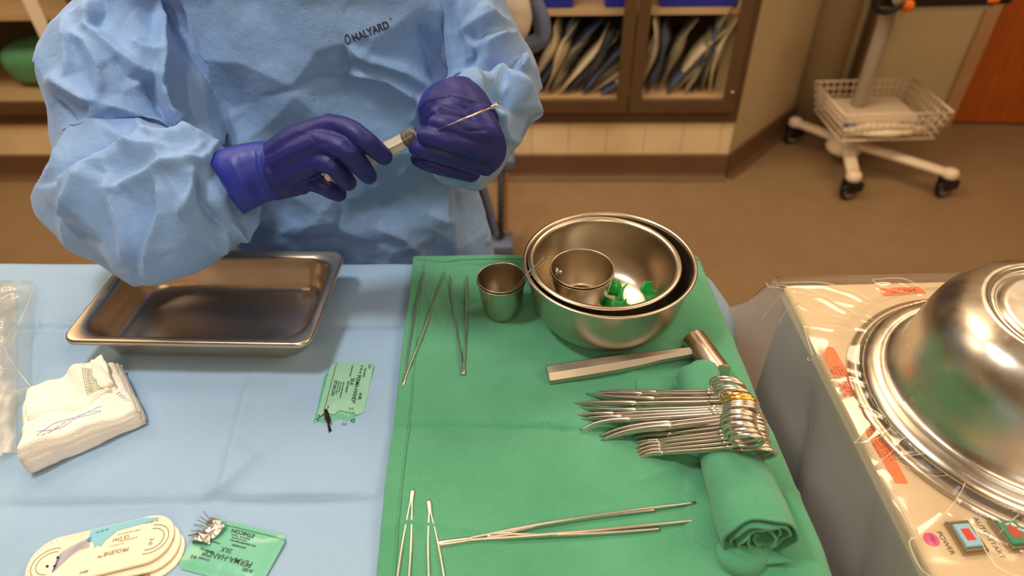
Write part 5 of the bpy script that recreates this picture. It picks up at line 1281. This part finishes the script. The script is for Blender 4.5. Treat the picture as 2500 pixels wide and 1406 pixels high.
gl_folds = [([(640, 350), (632, 420), (655, 490)], .0016, 5, 5), ([(655, 352), (648, 420), (672, 492)], .0014, 5, 5), ([(668, 356), (664, 420), (690, 480)], -.0014, 6, 6), ([(720, 440), (745, 470), (760, 485)], .0014, 5, 7), ([(700, 450), (725, 478)], .0012, 5, 6),
  ([(800, 300), (815, 320), (850, 335)], -.0012, 5, 5), ([(840, 370), (862, 372), (880, 388)], .0010, 5, 5), ([(690, 330), (700, 400), (715, 460)], .0008, 12, 6), ([(725, 320), (780, 330)], .0006, 8, 8), ([(770, 400), (800, 430), (815, 455)], -.001, 5, 5), ([(757, 330), (770, 350), (800, 352)], -.0010, 5, 5)]
V = V+Nn*(fold_field(pxx, pyy, gl_folds)+.0003*nz(V, 60, 2))[:, None]
gr_ = obj('glove', (V, F), m_glove, person, label='indigo nitrile glove on the right hand')
def cuff(st, name_, folds=(), n=64):
    V, F = sleeve(st, n, 10); V = V.copy(); N = normals(V, F); a, b = proj(V); V = V+N*(fold_field(a, b, list(folds))+.0006*nz(V, 30, 9))[:, None]
    return V, F
cv_, cf_ = cuff([((590, 517), (510, 392), .700, .0330), ((592, 516), (512, 382), .694, .0400), ((612, 506), (545, 368), .692, .0370), ((628, 498), (580, 358), .694, .0330), ((650, 487), (616, 352), .698, .0300), ((668, 480), (642, 350), .698, .0290), ((690, 470), (665, 352), .700, .0270), ((712, 460), (690, 356), .700, .0230)], '', [([(518, 385), (522, 440), (590, 508)], .0022, 4, 3), ([(530, 385), (540, 450), (600, 500)], .0012, 6, 4), ([(628, 352), (632, 420), (652, 486)], .0020, 5, 4), ([(640, 350), (646, 420), (664, 484)], .0018, 4, 4), ([(565, 395), (590, 440), (625, 490)], .0010, 8, 8), ([(580, 370), (640, 480)], -.0012, 10, 10)])
obj('glove_cuff', (cv_, cf_), m_glove2, gr_, label='lighter blue gauntlet of the glove')
# left hand
hl = []
hl.append(ch([(1100, 262, .745, .042), (1120, 285, .728, .042), (1145, 310, .715, .038), (1160, 325, .705, .034)], 5, 24))
hl.append(ch([(1150, 300, .712, .028), (1178, 335, .695, .024), (1190, 370, .690, .022), (1165, 400, .690, .020)], 5, 20))
hl.append(ch([(1130, 330, .705, .030), (1150, 370, .700, .028), (1120, 400, .700, .022)], 5, 20))
hl += fing([(1196, 345, .684, .0150), (1170, 330, .668, .0138), (1130, 316, .660, .0125), (1090, 305, .660, .0112), (1066, 300, .664, .0100)])
hl += fing([(1194, 372, .680, .0142), (1155, 360, .660, .0132), (1105, 345, .652, .0122), (1065, 335, .654, .0112), (1038, 331, .660, .0100)])
hl += fing([(1180, 400, .684, .0135), (1130, 388, .664, .0126), (1080, 375, .660, .0118), (1040, 365, .662, .0108), (1017, 360, .668, .0098)])
hl += fing([(1150, 420, .692, .0122), (1110, 412, .678, .0116), (1065, 402, .674, .0108), (1035, 394, .676, .0098), (1020, 388, .680, .0090)])
hl += fing([(1140, 300, .702, .0155), (1105, 292, .690, .0138), (1080, 283, .684, .0122), (1072, 278, .684, .0112)])
V, F = fuse(hl, .0014, 5, .5); Nn = normals(V, F); pxx, pyy = proj(V)
gl2 = [([(1010, 290), (1040, 245), (1100, 232), (1170, 250)], .0016, 4, 4), ([(1060, 262), (1120, 250), (1180, 280)], .0008, 8, 8), ([(1110, 300), (1140, 320), (1190, 318)], -.0020, 6, 6), ([(1150, 310), (1190, 330), (1212, 345)], .0012, 6, 6), ([(1100, 345), (1140, 372), (1170, 385)], -.0008, 5, 5)]
V = V+Nn*(fold_field(pxx, pyy, gl2)+.0003*nz(V, 60, 2))[:, None]
gl_ = obj('glove', (V, F), m_glove, person, label='indigo nitrile glove on the left hand')
cv_, cf_ = cuff([((1010, 268), (1172, 254), .758, .040), ((1012, 292), (1190, 268), .750, .040), ((1020, 305), (1206, 290), .738, .040), ((1040, 320), (1212, 310), .722, .034), ((1060, 330), (1205, 330), .712, .03)], '', [([(1015, 300), (1040, 250), (1095, 235), (1160, 250)], .0016, 4, 4)])
cuff_l = fuse([ch([(1092, 268, .765, .036), (1100, 276, .750, .040), (1112, 290, .735, .0415), (1130, 306, .720, .038)], 5, 40)], .002, 3)
V, F = cuff_l; a, b = proj(V); V = V+normals(V, F)*(fold_field(a, b, [([(1008, 300), (1030, 250), (1090, 228), (1160, 240), (1190, 262)], .0018, 4, 4), ([(1050, 270), (1110, 248), (1180, 275)], .0012, 7, 7)]))[:, None]
obj('glove_cuff', (V, F), m_glove2, gl_, label='lighter blue gauntlet of the glove')
# ---- syringe with long cannula held in the gloves
sy0, sy1 = PY(888, 393, .676), PY(1016, 328, .672); ds = (sy1-sy0)/np.linalg.norm(sy1-sy0)
t = thing('syringe', 'clear plastic syringe with grey gasket held between the two gloved hands', 'syringe', tuple(sy0))
m_clear = clear_plastic('syringe_barrel', tint=(.96, .97, .97, 1), haze=.05, rough=.06, base=-.025, bscale=4, bdist=.0002); m_rub = mat('rubber_grey', srgb(34, 34, 36), .45); m_plw = mat('plunger_white', srgb(225, 222, 215), .35)
def along(prof, o, d, n=40):
    a = np.array([0, 0, 1.]) if abs(d[2]) < .9 else np.array([1., 0, 0]); x = np.cross(a, d); x /= np.linalg.norm(x); M = np.eye(4); M[:3, 0] = x; M[:3, 1] = np.cross(d, x); M[:3, 2] = d; M[:3, 3] = o
    return xf(lathe(prof, n), M)
Lb = np.linalg.norm(sy1-sy0); rb = .0105
obj('barrel', along([(.0175, -.002), (.0175, 0), (rb, .001), (rb, Lb-.001), (rb-.001, Lb), (.003, Lb+.001), (.0026, Lb+.010), (.0015, Lb+.010), (.0015, Lb), (rb-.0016, Lb-.002), (rb-.0012, 0)], sy0, ds), m_clear, t)
obj('gasket', along([(.0005, Lb-.0035), (rb-.003, Lb-.0045), (rb-.0013, Lb-.0065), (rb-.0013, Lb-.008), (rb-.0022, Lb-.009), (rb-.0022, Lb-.011), (rb-.0013, Lb-.012), (rb-.0013, Lb-.0145), (.0005, Lb-.0145)], sy0, ds), m_rub, t)
Mx = frame_M(sy0, ds, np.cross(ds, [0, .3, 1])*1.0)
obj('plunger_rod', xf(cat_(box(-.045, Lb-.0145, -.0080, .0080, -.0006, .0006), box(-.045, Lb-.0145, -.0006, .0006, -.0080, .0080)), Mx), m_plw, t, smooth=False)
obj('thumb_plate', along([(.0005, -.048), (.013, -.048), (.013, -.0455), (.0005, -.0455)], sy0, ds), m_plw, t)
gs = []
for k in range(12):
    u = .012+.0045*k
    if u > Lb-.02: break
    pts = [(rb*math.cos(a)*1.004, rb*math.sin(a)*1.004, u) for a in np.linspace(3.6, 4.2 if k % 2 else 4.6, 6)]
    x = np.cross([0, 0, 1.], ds); x /= np.linalg.norm(x); M = np.eye(4); M[:3, 0] = x; M[:3, 1] = np.cross(ds, x); M[:3, 2] = ds; M[:3, 3] = sy0
    gs.append(xf(tube(pts, .0002, 4), M))
obj('scale_marks', cat_(*gs), mat('faint_ink', srgb(170, 165, 155), .5), t)
n0, n1 = PY(1032, 324, .668), PY(1213, 257, .640)
t2_ = thing('cannula', 'long thin metal cannula with a small flared hub, pointing up to the right', 'cannula', tuple(n0))
dn_ = (n1-n0)/np.linalg.norm(n1-n0); Ln_ = np.linalg.norm(n1-n0)
m0 = PY(1108, 300, .646); dn_ = (n1-m0)/np.linalg.norm(n1-m0); Ln_ = np.linalg.norm(n1-m0)
obj('shaft', along([(.0002, -.02), (.0009, -.02), (.0009, Ln_-.006), (.0002, Ln_-.006)], m0, dn_, 12), mat('cannula_steel', (.85, .74, .60, 1), .25, metal=1), t2_)
obj('hub', along([(.0002, Ln_-.0085), (.0010, Ln_-.008), (.0020, Ln_-.005), (.0021, Ln_-.001), (.0026, Ln_), (.0026, Ln_+.001), (.0012, Ln_+.001), (.0012, Ln_-.002)], m0, dn_, 20), MATS['cannula_steel'], t2_)
